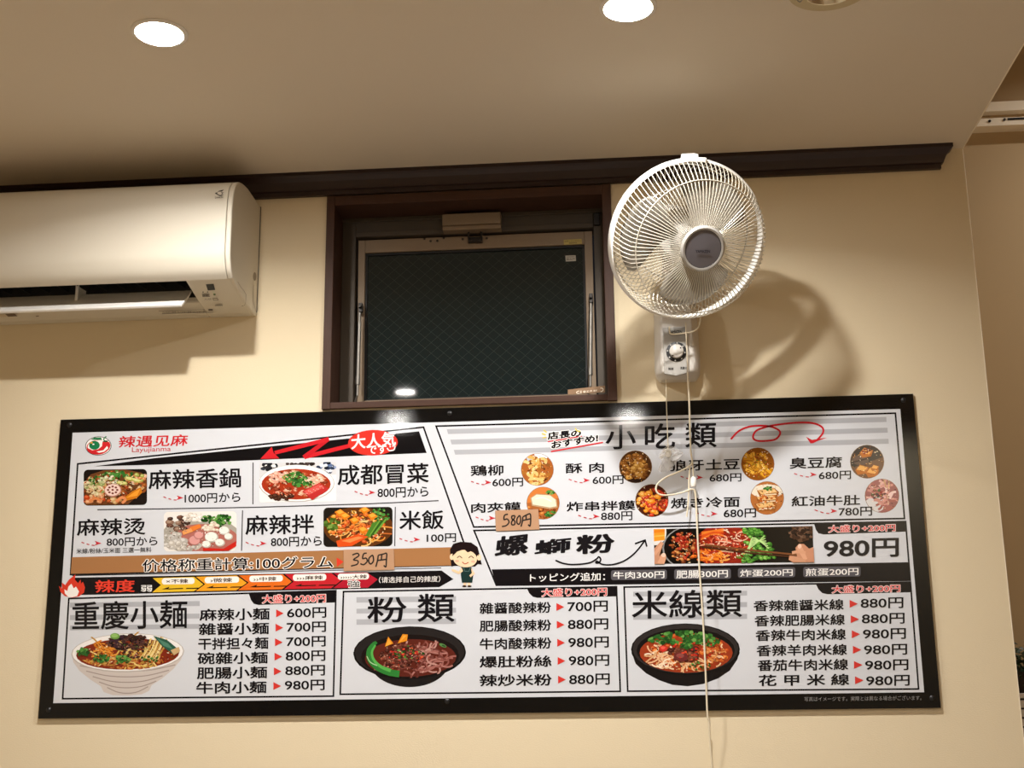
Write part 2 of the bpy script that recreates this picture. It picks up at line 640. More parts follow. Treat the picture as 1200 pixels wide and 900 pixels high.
downlight(2.3, 0.07, CEIL_HIGH, 15.0, 'added unseen downlight brightening the side space in front of the door track', 'downlights further back in the room')  # added lamp, no fitting seen here; brightens the side wall and rail

# the dead fitting: chrome reflector without its trim
dx, dy = LIGHTS[2]
r = empty('downlight', (dx, dy, CEIL))
tag(r, 'unlit downlight with bare chrome reflector and loose clips at the top edge', 'ceiling light')
b = MB()
b.lathe([(0.051, 0.056), (0.051, 0.0), (0.0515, -0.006), (0.049, -0.006), (0.046, 0.0), (0.030, 0.05), (0, 0.056)], (dx, dy, CEIL), (0, 0, 1), 48)
rf = b.build('reflector', M['chrome'], r, smooth=True)
b = MB(); b.lathe([(0.0, 0.0), (0.012, 0.003), (0.017, 0.014), (0.013, 0.03), (0.010, 0.04), (0.010, 0.052), (0, 0.052)], (dx, dy, CEIL), (0, 0, 1), 24)
b.build('bulb', M['lamp_rim'], r, smooth=True)
b = MB(); b.lathe([(0.052, -0.0004), (0.084, -0.0004), (0.085, 0.0), (0.052, 0.0)], (dx, dy, CEIL), (0, 0, 1), 48, close=True)
b.build('flange_mark', M['stain'], r)
for sx in (-1, 1):
    b = MB()
    c = Vector((dx + sx * 0.060, dy + 0.012 + (0.004 if sx < 0 else 0), CEIL))
    b.box(c.x - 0.008, c.x + 0.008, c.y - 0.010, c.y + 0.010, CEIL - 0.004, CEIL)
    b.tube(spline([c + Vector((-.006, .006, -.004)), c + Vector((.002, .011, -.009)), c + Vector((.007, .002, -.007)), c + Vector((.001, -.006, -.009)), c + Vector((-.006, -.002, -.005))]), 0.0014, 6)
    b.tube(spline([c + Vector((.006, -.006, -.003)), c + Vector((-.004, -.010, -.009)), c + Vector((-.008, .003, -.008))]), 0.0012, 6)
    b.build('spring_clip', M['steel'], r)

# ------------------------------------------------------------------ air conditioner
XR, XL, ZB = -0.5866, -1.392, 2.5016
acr = empty('air_conditioner', ((XR + XL) / 2, 0, ZB))
tag(acr, 'cream wall-mounted air conditioner with open louver, left of the window', 'air conditioner')
XO = -0.712                                              # right end of the air outlet
solid = [(0, 0), (0, 0.309), (-0.112, 0.309), (-0.170, 0.302), (-0.210, 0.288), (-0.232, 0.266), (-0.243, 0.235), (-0.247, 0.19), (-0.247, 0.10),
         (-0.242, 0.072), (-0.231, 0.050), (-0.216, 0.034), (-0.15, 0.020), (-0.08, 0.008), (-0.03, 0.001)]
hollow = [(0, 0), (0, 0.309), (-0.112, 0.309), (-0.170, 0.302), (-0.210, 0.288), (-0.232, 0.266), (-0.243, 0.235), (-0.247, 0.19), (-0.247, 0.10),
          (-0.242, 0.072), (-0.231, 0.050), (-0.216, 0.036), (-0.195, 0.050), (-0.165, 0.12), (-0.09, 0.12), (-0.085, 0.016), (-0.03, 0.001)]
pt = lambda a, b_, t: Vector((t, a, ZB + b_))
b = MB()
b.prism(solid, XO, XR, pt)
b.prism(solid, XL, XL + 0.06, pt)
b.prism(hollow, XL + 0.06, XO, pt)
body = b.build('body', M['ac'], acr, bevel=0.004)
b = MB()
b.add([(XL + .061, -0.192, ZB + .052), (XO - .0005, -0.192, ZB + .052), (XO - .0005, -0.164, ZB + .119), (XL + .061, -0.164, ZB + .119), (XL + .061, -0.092, ZB + .119), (XO - .0005, -0.092, ZB + .119), (XO - .0005, -.087, ZB + .03), (XL + .061, -.087, ZB + .03)],
      [(0, 1, 2, 3), (3, 2, 5, 4), (4, 5, 6, 7)])
b.add([(XO - .0008, -0.192, ZB + .052), (XO - .0008, -0.164, ZB + .119), (XO - .0008, -0.092, ZB + .119), (XO - .0008, -.087, ZB + .03)], [(0, 1, 2, 3)])
b.build('air_outlet', M['ac_gap'], acr)
# front panel: a skin over top and front with its own rounded right edge
fp = [(-0.125, 0.3095), (-0.172, 0.303), (-0.213, 0.289), (-0.236, 0.267), (-0.2475, 0.236), (-0.252, 0.19), (-0.252, 0.10), (-0.247, 0.070), (-0.236, 0.047), (-0.219, 0.031)]
off = []
for i, p in enumerate(fp):
    a = fp[max(0, i - 1)]; c = fp[min(len(fp) - 1, i + 1)]
    d = Vector((c[0] - a[0], c[1] - a[1])).normalized()
    off.append((p[0] + d.y * 0.0035, p[1] - d.x * 0.0035))
panel_poly = fp + off[::-1]
b = MB()
sm = [tuple(p[:2]) for p in spline([(a, c, 0) for a, c in fp], 4)]
inn = [tuple(p[:2]) for p in spline([(a, c, 0) for a, c in off], 4)]
poly = sm + inn[::-1]
b.prism(poly, XL + 0.002, XR - 0.0135, pt)
panel = b.build('front_panel', M['ac'], acr, bevel=0.0035, smooth=True, seg=3)
cap_poly = [(0, 0), (0, 0.3095)] + inn + [(-0.216, 0.033), (-0.15, 0.0195), (-0.08, 0.0075), (-0.03, 0.0005)]
b = MB(); b.prism(cap_poly, XR - 0.013, XR + 0.0004, pt)
b.build('end_cap', M['ac'], acr, bevel=0.004, smooth=True, seg=3)
# louver flap, vanes
ha, hb = (-0.118, 0.033), (-0.187, -0.028)
d = Vector((hb[0] - ha[0], hb[1] - ha[1])).normalized(); nn = Vector((-d.y, d.x))
mid = ((ha[0] + hb[0]) / 2 + nn.x * 0.006, (ha[1] + hb[1]) / 2 + nn.y * 0.006)
top = [ha, ((ha[0] + hb[0]) / 2 + nn.x * 0.003, (ha[1] + hb[1]) / 2 + nn.y * 0.003), hb]
bot = [(p[0] + nn.x * -0.007, p[1] + nn.y * -0.007) for p in top]
b = MB(); b.prism(top + bot[::-1], XL + 0.07, XO - 0.014, pt)
flap = b.build('louver_flap', M['ac_flap'], acr, bevel=0.0015, smooth=True)
for x in (-1.02, -1.30):
    b = MB(); b.box(x - .004, x + .004, -0.150, -0.100, ZB + 0.012, ZB + 0.055)
    b.build('flap_hinge', M['ac_flap'], flap, bevel=0.001)
for i in range(12):
    x = XL + 0.11 + i * 0.052
    if x > XO - 0.03: break
    b = MB()
    b.add([(x, -0.165, ZB + .052), (x + .002, -0.165, ZB + .052), (x + .014, -0.105, ZB + .050), (x + .012, -0.105, ZB + .050),
           (x, -0.160, ZB + .112), (x + .002, -0.160, ZB + .112), (x + .014, -0.105, ZB + .112), (x + .012, -0.105, ZB + .112)],
          [(0, 1, 2, 3), (4, 5, 6, 7), (0, 1, 5, 4), (1, 2, 6, 5), (2, 3, 7, 6), (3, 0, 4, 7)])
    b.build('air_vane', M['ac_gap'], acr)
# printed panel on the underside
pu = Vector((0, -0.15, ZB + 0.020)); nu = Vector((0, -0.014, -0.066)).normalized()
I = Ink(0.0006, 2e-5, (pu, nu))
I.poly([(241.2, 333.2), (250.4, 332.6), (252.2, 339.8), (243.6, 340.4)], '1A1C1C')
for x, y in ((238, 342.3), (243.3, 342.2)): I.ell(x, y, 0.8, 0.7, '222222', n=10)
for k in range(3):
    I.line([(236.8 + k * 0.3, 344.5 + k * 1.6), (245.5 + k * 0.2, 344.2 + k * 1.6)], 0.6, '5C564E')
I.text('運転', 237, 345, 245, 348, '55504A', 0.0)
I.ell(250.0, 342.3, 1.5, 1.2, 'C9CFB8', n=14); I.ell(251.3, 345.0, 1.5, 1.1, '5F7A4A', n=14); I.ell(252.0, 347.6, 1.2, 0.9, 'D8D4C4', n=14)
I.line([(249.3, 349.6), (254.6, 349.4), (255.6, 351.8), (250.2, 352.0)], 0.5, '6A635A', closed=True)
I.text('入/切', 239.5, 349.6, 247.5, 351.6, '4A453F', 0.0)
I.text('DAIKIN', 252, 356.9, 260.8, 358.6, '4A453F', 0.02)
I.build('control_print', acr, M['decal'])
pb = Vector((0, -0.055, ZB + 0.0045)); nb = Vector((0, -0.007, -0.05)).normalized()
I = Ink(0.0008, 2e-5, (pb, nb))
I.line([(186, 364.4), (240, 362.8)], 0.5, '6A6156'); I.line([(190, 367.6), (250, 365.8)], 0.5, '6A6156')
for k in range(3): I.text('フィルター清掃', 190 + 18 * k, 364.8, 206 + 18 * k, 367, '5A5148', 0.0)
I.poly([(244, 362.6), (249.2, 362.4), (249.6, 364.0), (244.4, 364.2)], '5A5148')
I.poly([(6, 368), (17, 367.4), (20.5, 370.6), (9.5, 371.2)], '6B5B4C')
I.poly([(-4, 368.6), (5.2, 368.1), (8.4, 371.3), (-3, 371.9)], 'C9BBA4')
I.line([(42, 370.6), (45.5, 370.4)], 1.0, '6B5B4C')
I.build('underside_print', acr, M['decal'])
# maker's mark on the front panel
pf = Vector((0, -0.2418, ZB + 0.2515)); nf = Vector((0, -0.031, 0.0115)).normalized()
I = Ink(0.0050, 2e-5, (pf, nf))
I.poly([(251.6, 226.6), (256.5, 223.6), (262.6, 222.0), (259.2, 225.4), (256.2, 224.9), (254.2, 226.6), (256.6, 228.2), (258.5, 228.6), (262.0, 229.9), (257.5, 229.8)], '3A352E')
I.poly([(258.8, 225.2), (262.4, 225.6), (260.0, 227.0), (262.3, 228.3), (258.6, 228.6), (260.2, 226.9)], '3A352E')
I.text('DAIKIN', 252, 230.7, 261.3, 232.0, '4A443C', 0.02)
I.build('maker_mark', panel, M['decal'])
# side details: seam and round mark
side = (Vector((XR + .0005, 0, 0)), Vector((1, 0, 0)))
I = Ink(0.0006, 2e-5, side)
I.line([(278.6, 330), (282, 336), (286, 341), (288.3, 345), (288, 354), (286.8, 357.6), (283, 358.8)], 0.5, '8A7C68')
I.line([(297.2, 334), (296.6, 352), (300.3, 366)], 0.4, '9A8C78')
I.ell(298.5, 324.0, 1.9, 5.0, '8E816C')
I.build('side_seam', acr, M['decal'])
b = MB(); b.box(XR - .05, XR + .0015, -0.004, 0, ZB + .01, ZB + 0.31)
b.build('mounting_plate', M['dark_metal'], acr)

# ------------------------------------------------------------------ window
wn = struct(empty('window_1', ((WX0 + WX1) / 2, 0.0, WZ0)))
FY = -0.010                                             # front of the casing
JX0, JX1, JZ0, JZ1 = -0.3800, 0.3384, 2.2573, 2.8038
def wpart(name, boxes, m, parent=wn, bevel=0.0015):
    b = MB()
    for bx in boxes: b.box(*bx)
    return b.build(name, m, parent, bevel=bevel)
wpart('side_jamb', [(WX0, JX0, FY, 0.158, WZ0, WZ1)], M['wood_v'])
wpart('side_jamb', [(JX1, WX1, FY, 0.158, WZ0, WZ1)], M['wood_v'])
wpart('head_jamb', [(JX0, JX1, FY + .001, 0.158, JZ1, WZ1 - .001)], M['wood_h'])
wpart('sill', [(JX0, JX1, FY + .001, 0.158, WZ0 + .001, JZ0)], M['wood_h'])
AY = 0.094
AX0, AX1, AZ1 = JX0 + .0005, JX1 - .0005, JZ1 - .0005
SX0, SX1, SZ1, SZ0 = -0.342, 0.3125, 2.7487, 2.262
wpart('outer_frame', [(AX0, SX0, AY, 0.157, JZ0, AZ1), (SX1, AX1, AY, 0.157, JZ0, AZ1), (SX0, SX1, AY, 0.157, SZ1, AZ1), (SX0, SX1, AY, 0.157, JZ0, SZ0)], M['alu'])
wpart('frame_bead', [(AX0, AX1, AY - .006, AY, AZ1 - 0.012, AZ1), (SX0, SX1, AY - .004, AY, SZ1, SZ1 + .014)], M['alu'])
# sash, leaning out a little at its foot
GX0, GX1, GZ0, GZ1 = -0.3185, 0.2868, 2.291, 2.7075
SY = 0.106
sash = empty('sash', (0, SY, SZ1)); sash.parent = wn; sash.location = Vector((0, SY, SZ1)) - wn.location
def spart(name, mb, m, **k):
    return mb.build(name, m, sash, **k)
b = MB()
for bx in ((SX0 + .004, GX0, SY, SY + .03, SZ0 + .004, SZ1 - .004), (GX1, SX1 - .004, SY, SY + .03, SZ0 + .004, SZ1 - .004), (GX0, GX1, SY, SY + .03, GZ1, SZ1 - .004), (GX0, GX1, SY, SY + .03, SZ0 + .004, GZ0)): b.box(*bx)
spart('sash_frame', b, M['alu_sash'], bevel=0.0012)
b = MB()
gk = 0.006
for bx in ((GX0, GX0 + gk, SY + .006, SY + .02, GZ0, GZ1), (GX1 - gk, GX1, SY + .006, SY + .02, GZ0, GZ1), (GX0, GX1, SY + .006, SY + .02, GZ1 - gk, GZ1), (GX0, GX1, SY + .006, SY + .02, GZ0, GZ0 + gk * .6)): b.box(*bx)
spart('gasket', b, M['gasket'])
# wired glass
gm = bpy.data.materials.new('wired_glass'); gm.use_nodes = True
nt = gm.node_tree; P = nt.nodes['Principled BSDF']
P.inputs['Roughness'].default_value = 0.035
P.inputs['Specular IOR Level'].default_value = 0.4
tc = nt.nodes.new('ShaderNodeTexCoord'); sx = nt.nodes.new('ShaderNodeSeparateXYZ'); nt.links.new(tc.outputs['Object'], sx.inputs[0])
def mth(op, a, b_=None):
    n_ = nt.nodes.new('ShaderNodeMath'); n_.operation = op
    for i, v in enumerate((a, b_)):
        if v is None: continue
        if isinstance(v, (int, float)): n_.inputs[i].default_value = v
        else: nt.links.new(v, n_.inputs[i])
    return n_.outputs[0]
facs = []
for sg in (-1, 1):
    t = mth('ADD', mth('MULTIPLY', sx.outputs[0], 0.66), mth('MULTIPLY', sx.outputs[2], 0.751 * sg))
    m_ = mth('ABSOLUTE', mth('SUBTRACT', mth('FRACT', mth('DIVIDE', t, 0.0225)), 0.5))
    facs.append(mth('GREATER_THAN', m_, 0.487))
fac = mth('MAXIMUM', *facs)
mx = nt.nodes.new('ShaderNodeMix'); mx.data_type = 'RGBA'
mx.inputs[6].default_value = (*rgb('182324'), 1); mx.inputs[7].default_value = (*rgb('3C4745'), 1)
nt.links.new(fac, mx.inputs[0]); nt.links.new(mx.outputs[2], P.inputs['Base Color'])
P.inputs['Transmission Weight'].default_value = 0.05
b = MB(); b.box(GX0, GX1, SY + .012, SY + .0185, GZ0, GZ1)
spart('glass_pane', b, gm)
I = Ink(0.0005, 2e-5, (Vector((0, SY + .012, 0)), Vector((0, -1, 0))))
I.poly([(662.5, 299.4), (674.5, 298.9), (674.9, 305.6), (662.9, 306.2)], 'B9B4A6')
I.line([(664, 301), (673.2, 300.6)], 0.7, '77736A'); I.text('防火戸', 664, 302, 673.6, 304.9, '4A4741', 0.02)
I.build('glass_sticker', sash, M['decal'])
I = Ink(0.0006, 2e-5, (Vector((0, SY, 0)), Vector((0, -1, 0))))
I.poly([(660.5, 281.0), (681.5, 279.8), (682.0, 285.6), (660.8, 286.6)], 'B8A556')
I.text('注意してください', 661.5, 281.2, 680.5, 283.4, '3A3324', 0.0); I.text('開閉時', 667, 283.4, 676, 285.6, '3A3324', 0.0)
I.build('caution_sticker', sash, M['decal'])
sash.rotation_euler.x = 0.0325
# latch, closer box
b = MB()
p0 = at(518, 250.5, 0.055); p1 = at(586.5, 247.8, 0.055); zl = at(518, 263.5, 0.055).z
b.box(p0.x, p1.x, 0.058, AY + .004, zl, p0.z)
b.box(p0.x, p1.x, 0.066, AY + .004, zl - 0.012, zl)
b.build('closer_box', M['alu_sash'], wn, bevel=0.0015)
b = MB()
q = at(557, 281, 0.1)
b.box(q.x - .020, q.x + .020, 0.098, SY, q.z - .008, q.z + .008)
b.tube([(q.x - .018, 0.094, q.z + .004), (q.x - .018, 0.088, q.z + .016), (q.x - .012, .086, q.z + .024), (q.x + .012, .086, q.z + .024), (q.x + .018, 0.088, q.z + .016), (q.x + .018, 0.094, q.z + .004)], 0.0028, 8)
b.build('latch', M['dark_metal'], wn, bevel=0.001)
b = MB()
for u, v in ((497.5, 280), (520, 279), (504.5, 282.6), (512.5, 282.3), (542.3, 280.4), (570.5, 279.4), (552, 281.2), (561, 280.8)):
    b.lathe([(0, 0), (.0032, 0), (.0032, .0015), (0, .0022)], at(u, v, SY if u < 545 or u > 566 else .098), (0, -1, 0), 12)
b.build('sash_screw', M['dark_metal'], wn)
# stay arms
for (u0, v0), (u1, v1) in (((421.8, 359), (418.6, 466)), ((692.6, 348), (691.8, 455))):
    a = at(u0, v0, 0.086); c = at(u1, v1, 0.086)
    st = empty('stay_arm', c); st.parent = wn; st.location = c - wn.location
    d = (c - a).normalized()
    pa, pb_ = a + (c - a) * 0.07, a + (c - a) * 0.86
    b = MB(); b.tube([pa, a + (c - a) * .18, a + (c - a) * .181, pb_ - (c - a) * .09, pb_ - (c - a) * .089, pb_], [.0042, .0042, .0052, .0052, .0060, .0060], 14)
    b.build('stay_tube', M['steel'], st, smooth=True)
    b = MB(); b.tube([pb_, c - (c - a) * 0.02], .0032, 10)
    b.tube([c - (c - a) * .03, c + Vector((-.006, .006, -.006)), c + Vector((-.007, .012, -.017))], .0026, 8)
    b.build('stay_rod', M['steel'], st, smooth=True)
    b = MB(); b.box(a.x - .005, a.x + .005, .090, SY, a.z - .014, a.z + .012); b.lathe([(0, 0), (.004, 0), (.004, .010), (0, .010)], (a.x, .092, a.z), (0, -1, 0), 12)
    b.build('stay_bracket', M['dark_metal'], st, bevel=.001)
a = at(404, 468, 0.07)
wpart('foot_bracket', [(a.x - .008, a.x + .026, 0.066, 0.094, JZ0, JZ0 + .013)], M['dark_metal'])
a = at(700, 252, 0.09)
wpart('corner_bracket', [(a.x - .010, a.x + .006, 0.084, 0.094, a.z - .03, a.z + .004)], M['dark_metal'])
# brown maker's strip lying against the sash foot on the sill
p00 = at(665.5, 462.4, 0.02); p11 = at(709, 451.8, 0.02); p10 = at(709, 459.6, 0.02); p01 = at(665.5, 456.6, 0.02)
b = MB()
b.add([p00, p10, p11, p01] + [p + Vector((0, .003, 0)) for p in (p00, p10, p11, p01)], [(0, 1, 2, 3), (4, 5, 6, 7), (0, 1, 5, 4), (1, 2, 6, 5), (2, 3, 7, 6), (3, 0, 4, 7)])
b.build('brown_label_strip', mat('strip_brown', '8B6A48', .4), wn)
I = Ink(0.0006, 2e-5, (Vector((0, .02, 0)), Vector((0, -1, 0))))
I.text('C1', 675.3, 457.6, 681.3, 461.8, 'F2E6D0', 0.03, slope=-.1); I.text('省エネ BY', 683, 456.2, 700, 460.4, 'F2E6D0', 0.02, slope=-.1)
I.curve([(703.6, 454.8), (706.3, 455.2), (706.6, 457.6), (703.8, 459.2)], 1.0, 'F2E6D0')
I.build('strip_print', wn, M['decal'])

# ------------------------------------------------------------------ menu sign
sg = empty('menu_sign', (0, 0, 1.47))
tag(sg, 'long black-bordered restaurant menu board screwed to the wall, full of dishes and prices', 'sign')
SW, SH = 1.1, 0.7633
b = MB(); b.box(-SW, SW, -0.0088, -0.0012, 1.47, 1.47 + SH)
panel_m = mat('black_laminate', '0B0B0C', 0.03, spec=0.3, bump=((300, 300, 300), 0.04, 0.0012))
b.build('backing_board', panel_m, sg, bevel=0.0006)
I = Ink(0.0091)
I.poly([(85, 507.1), (1055, 479.2), (1083.1, 811.2), (62.3, 824)], 'D3D6DC')
I.build('white_face', sg)
for u, v in ((81.5, 498), (1058.7, 468.9), (57, 832), (1092.5, 818), (527, 484.3), (524, 821.8)):
    p = at(u, v, -0.0088)
    b = MB(); b.lathe([(0.0065, 0), (0.0065, 0.0015), (0.0045, 0.0035), (0, 0.0042)], p, (0, -1, 0), 20)
    b.build('screw', M['black_plastic'], sg, smooth=True)

INK, RED, WHT = '17161A', 'C9262E', 'F3F1EE'
D_BG, D_TX = 0.0092, 0.0096


def section(label=None):
    return Ink(D_BG)


def dashes(I, x0, y0, x1, y1, col='C2303A'):
    n = 4
    for k in range(3):
        a, c = k / n + 0.02, (k + 0.62) / n
        pts = []
        for t in (a, (a + c) / 2, c):
            pts.append((x0 + (x1 - x0) * t, y0 + (y1 - y0) * 0.35 + (y1 - y0) * 0.75 * math.sin(t * math.pi * 0.72)))
        I.line(pts, 1.1, col)
    ye = y0 + (y1 - y0) * 0.62
    I.poly([(x1, ye), (x1 - 8, ye - 2.8), (x1 - 6, ye), (x1 - 8.5, ye + 2.6)], col)


def text_part(name, items, parent, bold=0.016):
    I = Ink(D_TX)
    for it in items:
        I.text(*it[:5], it[5] if len(it) > 5 else INK, it[6] if len(it) > 6 else bold)
    return I.build(name, parent)


def rrect(x0, y0, x1, y1, r, sl=0.0, n=4):
    out = []
    for cx, cy, a0 in ((x1 - r, y1 - r, 0), (x0 + r, y1 - r, 90), (x0 + r, y0 + r, 180), (x1 - r, y0 + r, 270)):
        for k in range(n + 1):
            a = math.radians(a0 + 90 * k / n)
            x, y = cx + r * math.cos(a), cy + r * math.sin(a)
            out.append((x, y + sl * (x - (x0 + x1) / 2)))
    return out


def circle(cx, cy, r, ry=None, n=28):
    ry = ry or r
    return [(cx + r * math.cos(2 * math.pi * k / n), cy + ry * math.sin(2 * math.pi * k / n)) for k in range(n)]


def scatter(I, rnd, n, cx, cy, rx, ry, cols, s, asp=0.7, inside=True):
    n, s = int(n * 1.7), s * 0.78
    for _ in range(n):
        while True:
            u, v = rnd.uniform(-1, 1), rnd.uniform(-1, 1)
            if not inside or u * u + v * v <= 1: break
        c = rnd.choice(cols)
        k = s * rnd.uniform(0.7, 1.35)
        hi = c[1] if isinstance(c, tuple) else None
        I.chunk(rnd, cx + u * rx, cy + v * ry, k, k * asp, c[0] if isinstance(c, tuple) else c, hi, n=7)


def noodles(I, rnd, n, cx, cy, rx, ry, cols, w, span=0.9):
    for _ in range(n):
        a = rnd.uniform(0, 6.28); r0 = math.sqrt(rnd.random()) * 0.8
        x, y = cx + rx * r0 * math.cos(a), cy + ry * r0 * math.sin(a)
        d = rnd.uniform(0, 6.28); tw = rnd.uniform(-1.3, 1.3)
        L = rx * span * rnd.uniform(0.5, 1.0) / 4
        pts = [(x, y)]
        for _k in range(4):
            d += tw * 0.6
            x += L * math.cos(d); y += L * 0.62 * math.sin(d)
            pts.append((x, y))
        I.curve(pts, w, rnd.choice(cols), n=3)


def speckle(I, rnd, n, cx, cy, rx, ry, cols, s=1.0):
    for _ in range(n):
        a, r_ = rnd.uniform(0, 6.28), math.sqrt(rnd.random())
        w = s * rnd.uniform(0.6, 1.5)
        x, y, d = cx + rx * r_ * math.cos(a), cy + ry * r_ * math.sin(a), rnd.uniform(0, 3.14)
        c, q = math.cos(d), math.sin(d)
        I.poly([(x + w * 1.6 * c, y + w * 1.2 * q), (x - w * .6 * q, y + w * .5 * c), (x - w * 1.6 * c, y - w * 1.2 * q), (x + w * .6 * q, y - w * .5 * c)], rnd.choice(cols))


def herb(I, rnd, n, cx, cy, rx, ry, s=1.6):
    scatter(I, rnd, n, cx, cy, rx, ry, ['2A5A24', '356F2C', '4C8A3A', '1F441B', '6A9E4C', '2A5A24'], s, 0.75)


# --- section: hot pot dishes
s1 = section()
s1.line([(91, 543.6), (496.3, 500.6), (552.6, 661.8), (82.6, 673.3)], 2.0, INK, closed=True)
s1.poly([(110, 546.5), (180, 537), (491, 505.4), (500, 530.8), (280, 540), (180, 544.6)], '0E0D10')
s1.line([(296.5, 542), (296.3, 591)], 1.2, '3A383A'); s1.line([(284.2, 598), (283, 645.5)], 1.2, '3A383A'); s1.line([(463.2, 594), (462.6, 640)], 1.2, '3A383A')
s1.line([(114, 597.3), (200, 596.2), (300, 594.5), (430, 590.5), (514, 586.7)], 1.3, '3A383A')
s1.poly([(84.2, 653.0), (545.2, 640.8), (552, 662.0), (82.8, 672.4)], 'A5744A')
sec1 = s1.build('hot_pot_section', sg)
text_part('dish_name', [('麻辣香鍋', 174, 548, 282.5, 573.8)], sec1)
text_part('dish_name', [('成都冒菜', 395.5, 542.3, 502.5, 568.9)], sec1)
text_part('dish_name', [('麻辣烫', 90, 606.5, 170.5, 628.2)], sec1)
text_part('dish_name', [('麻辣拌', 287.5, 602.3, 368, 627.2)], sec1)
text_part('dish_name', [('米飯', 468, 597.3, 520, 621.2)], sec1)
text_part('serving_note', [('米線/粉絲/玉米面 三選一無料', 89.5, 641.0, 177.5, 649.0)], sec1, 0.008)
for t, x0, y0, x1, y1, ax0, ay0, ax1, ay1 in (('1000円から', 216.3, 577.0, 281.6, 590, 191, 580, 215, 585.5), ('800円から', 442.5, 570, 502, 583.6, 415, 573.2, 440, 579.6),
                                              ('800円から', 125, 628.8, 184.5, 640.6, 95, 633.4, 119, 638.6), ('800円から', 317.5, 628.2, 377, 641, 287.5, 633, 312.5, 639.2), ('100円', 500, 624.8, 534.5, 635.9, 467.5, 628.8, 492.5, 634.4)):
    I = Ink(D_TX); dashes(I, ax0, ay0, ax1, ay1); I.text(t, x0, y0, x1, y1, INK, 0.014)
    I.build('price', sec1)
I = Ink(D_TX)
I.outlined('价格称重計算:100グラム', 166.7, 651.2, 390.5, 670.2, INK, 'F2EDE6', 0.014, 0.05)
I.poly([(394.5, 653.4), (394.8, 664.4), (402.6, 658.3)], 'D9402E')
I.build('weight_price', sec1)
# popular mark
I = Ink(D_BG + 0.00022)
I.line([(409, 522.5), (357, 535.5)], 5.0, 'C8242C', taper=(0.9, 1.0)); I.line([(356, 536.2), (385, 514.5)], 5.5, 'BE1F28', taper=(1, .8)); I.line([(385.5, 514.6), (322, 530.6)], 5.5, 'C8242C', taper=(.9, .8))
I.poly([(305, 537.8), (318.5, 523.6), (320.5, 530.5), (327.5, 537.2)], 'C8242C')
I.build('red_arrow', sec1)
I = Ink(D_BG + 0.00028)
I.ell(437, 518.8, 29.2, 15, 'D5342B', -0.03)
I.text('大人気', 411.5, 505, 464, 527, WHT, 0.022, slope=-0.09); I.text('です', 431, 520.6, 453, 532.4, WHT, 0.02, slope=-.05)
I.curve([(453.6, 525), (456.4, 528), (461.6, 527), (463, 522.6)], 1.3, WHT); I.ell(457.3, 523.4, .9, .9, WHT, n=8); I.ell(460.6, 522.8, .9, .9, WHT, n=8)
I.build('popular_mark', sec1)

# --- shop logo
I = Ink(D_BG)
I.ell(115.2, 522.6, 15.4, 11.2, '2C2C2E', -0.05); I.ell(115.2, 522.6, 14.6, 10.5, 'F4F2EF', -0.05)
I.ell(114.5, 524.2, 13.2, 8.6, 'C9252C', -0.05); I.ell(114.0, 522.6, 11.5, 6.6, 'F4F2EF', -.15)
I.poly([(120, 518.0), (124, 516.6), (128.5, 518.4), (129.6, 522), (128, 526.5), (122, 530.2), (113, 531.4), (106, 529.4), (102, 524.8), (108, 527.6), (115, 526.4), (119.5, 522.8)], 'CF2A2F')
I.poly([(113, 529.2), (121, 527.6), (125.4, 522.6), (127, 525.2), (122, 529.4), (116, 530.6)], 'F4F2EF')
I.ell(110.6, 521.8, 6.2, 5.2, '1F7A4C'); I.ell(109.4, 520.6, 1.2, .9, 'F0F4EF', n=10); I.ell(107.2, 518.8, 1.4, 1.0, 'E2A33C', n=10)
I.poly([(106, 515.2), (111, 512.6), (118, 512.6), (120, 515.4), (114, 515.6)], '2E7D4F'); I.poly([(120, 517.6), (122.6, 516.0), (127, 516.4), (125, 518.2)], '254F33')
I.curve([(122.4, 516.6), (121.6, 514.2), (124.6, 511.4)], 1.4, '2E7D4F')
I.build('shop_logo', sg)
I = Ink(D_TX)
I.text('辣遇见麻', 139.3, 508.8, 220.3, 524.6, 'C9252C', 0.016, shear=0.15)
I.text('Layujianma', 154.6, 523.0, 200.2, 531.6, 'C2434A', 0.006)
I.build('shop_name', sg)

# --- section: spice scale
s2 = section()
s2.poly([(85.5, 677.0), (517.5, 668.6), (531.3, 678.7), (514.8, 688.0), (85, 697.4)], '131115')
cols = ['E3B92F', 'EBA028', 'DE6B22', 'C1262E', 'AE1E30']
chev = [((178.9, 677.4), (227.3, 676.0), (238.2, 684.8), (227.3, 692.8), (178.3, 694.2), (188.5, 685.6)),
        ((229.6, 675.9), (277.2, 674.4), (289.2, 683.0), (276.6, 691.8), (229.4, 692.7), (240.4, 684.6)),
        ((279.6, 674.3), (331.4, 672.9), (341.8, 681.6), (330.4, 690.6), (278.8, 691.7), (291.4, 682.8)),
        ((333.8, 672.8), (388.4, 671.6), (399.8, 680.2), (388, 689.3), (332.8, 690.5), (344.0, 681.5)),
        ((391, 671.5), (430, 671.0), (442.6, 679.0), (431, 688.6), (390.4, 689.2), (402, 680.1))]
for c, pts in zip(cols, chev):
    s2.poly(list(pts), c)
for pts in chev[:4]:
    (x0, _), (x1, _), y = pts[5], pts[2], pts[4][1]
    s2.poly([(x0 + 1, y - 3.6), (x0 + 10, y - 6.6), (x0 + 9, y - 4.6), (x0 + 26, y - 5.2), (x0 + 26, y - 4.0), (x0 + 9, y - 3.4)], '2A1A12')
    s2.poly([(x0 + 30, y - 5.2), (x1 - 5, y - 5.6), (x1 - 7, y - 4.2), (x0 + 29, y - 4.0)], '2A1A12')
s2.line([(84.6, 674.6), (517, 665.6)], 0.9, INK)
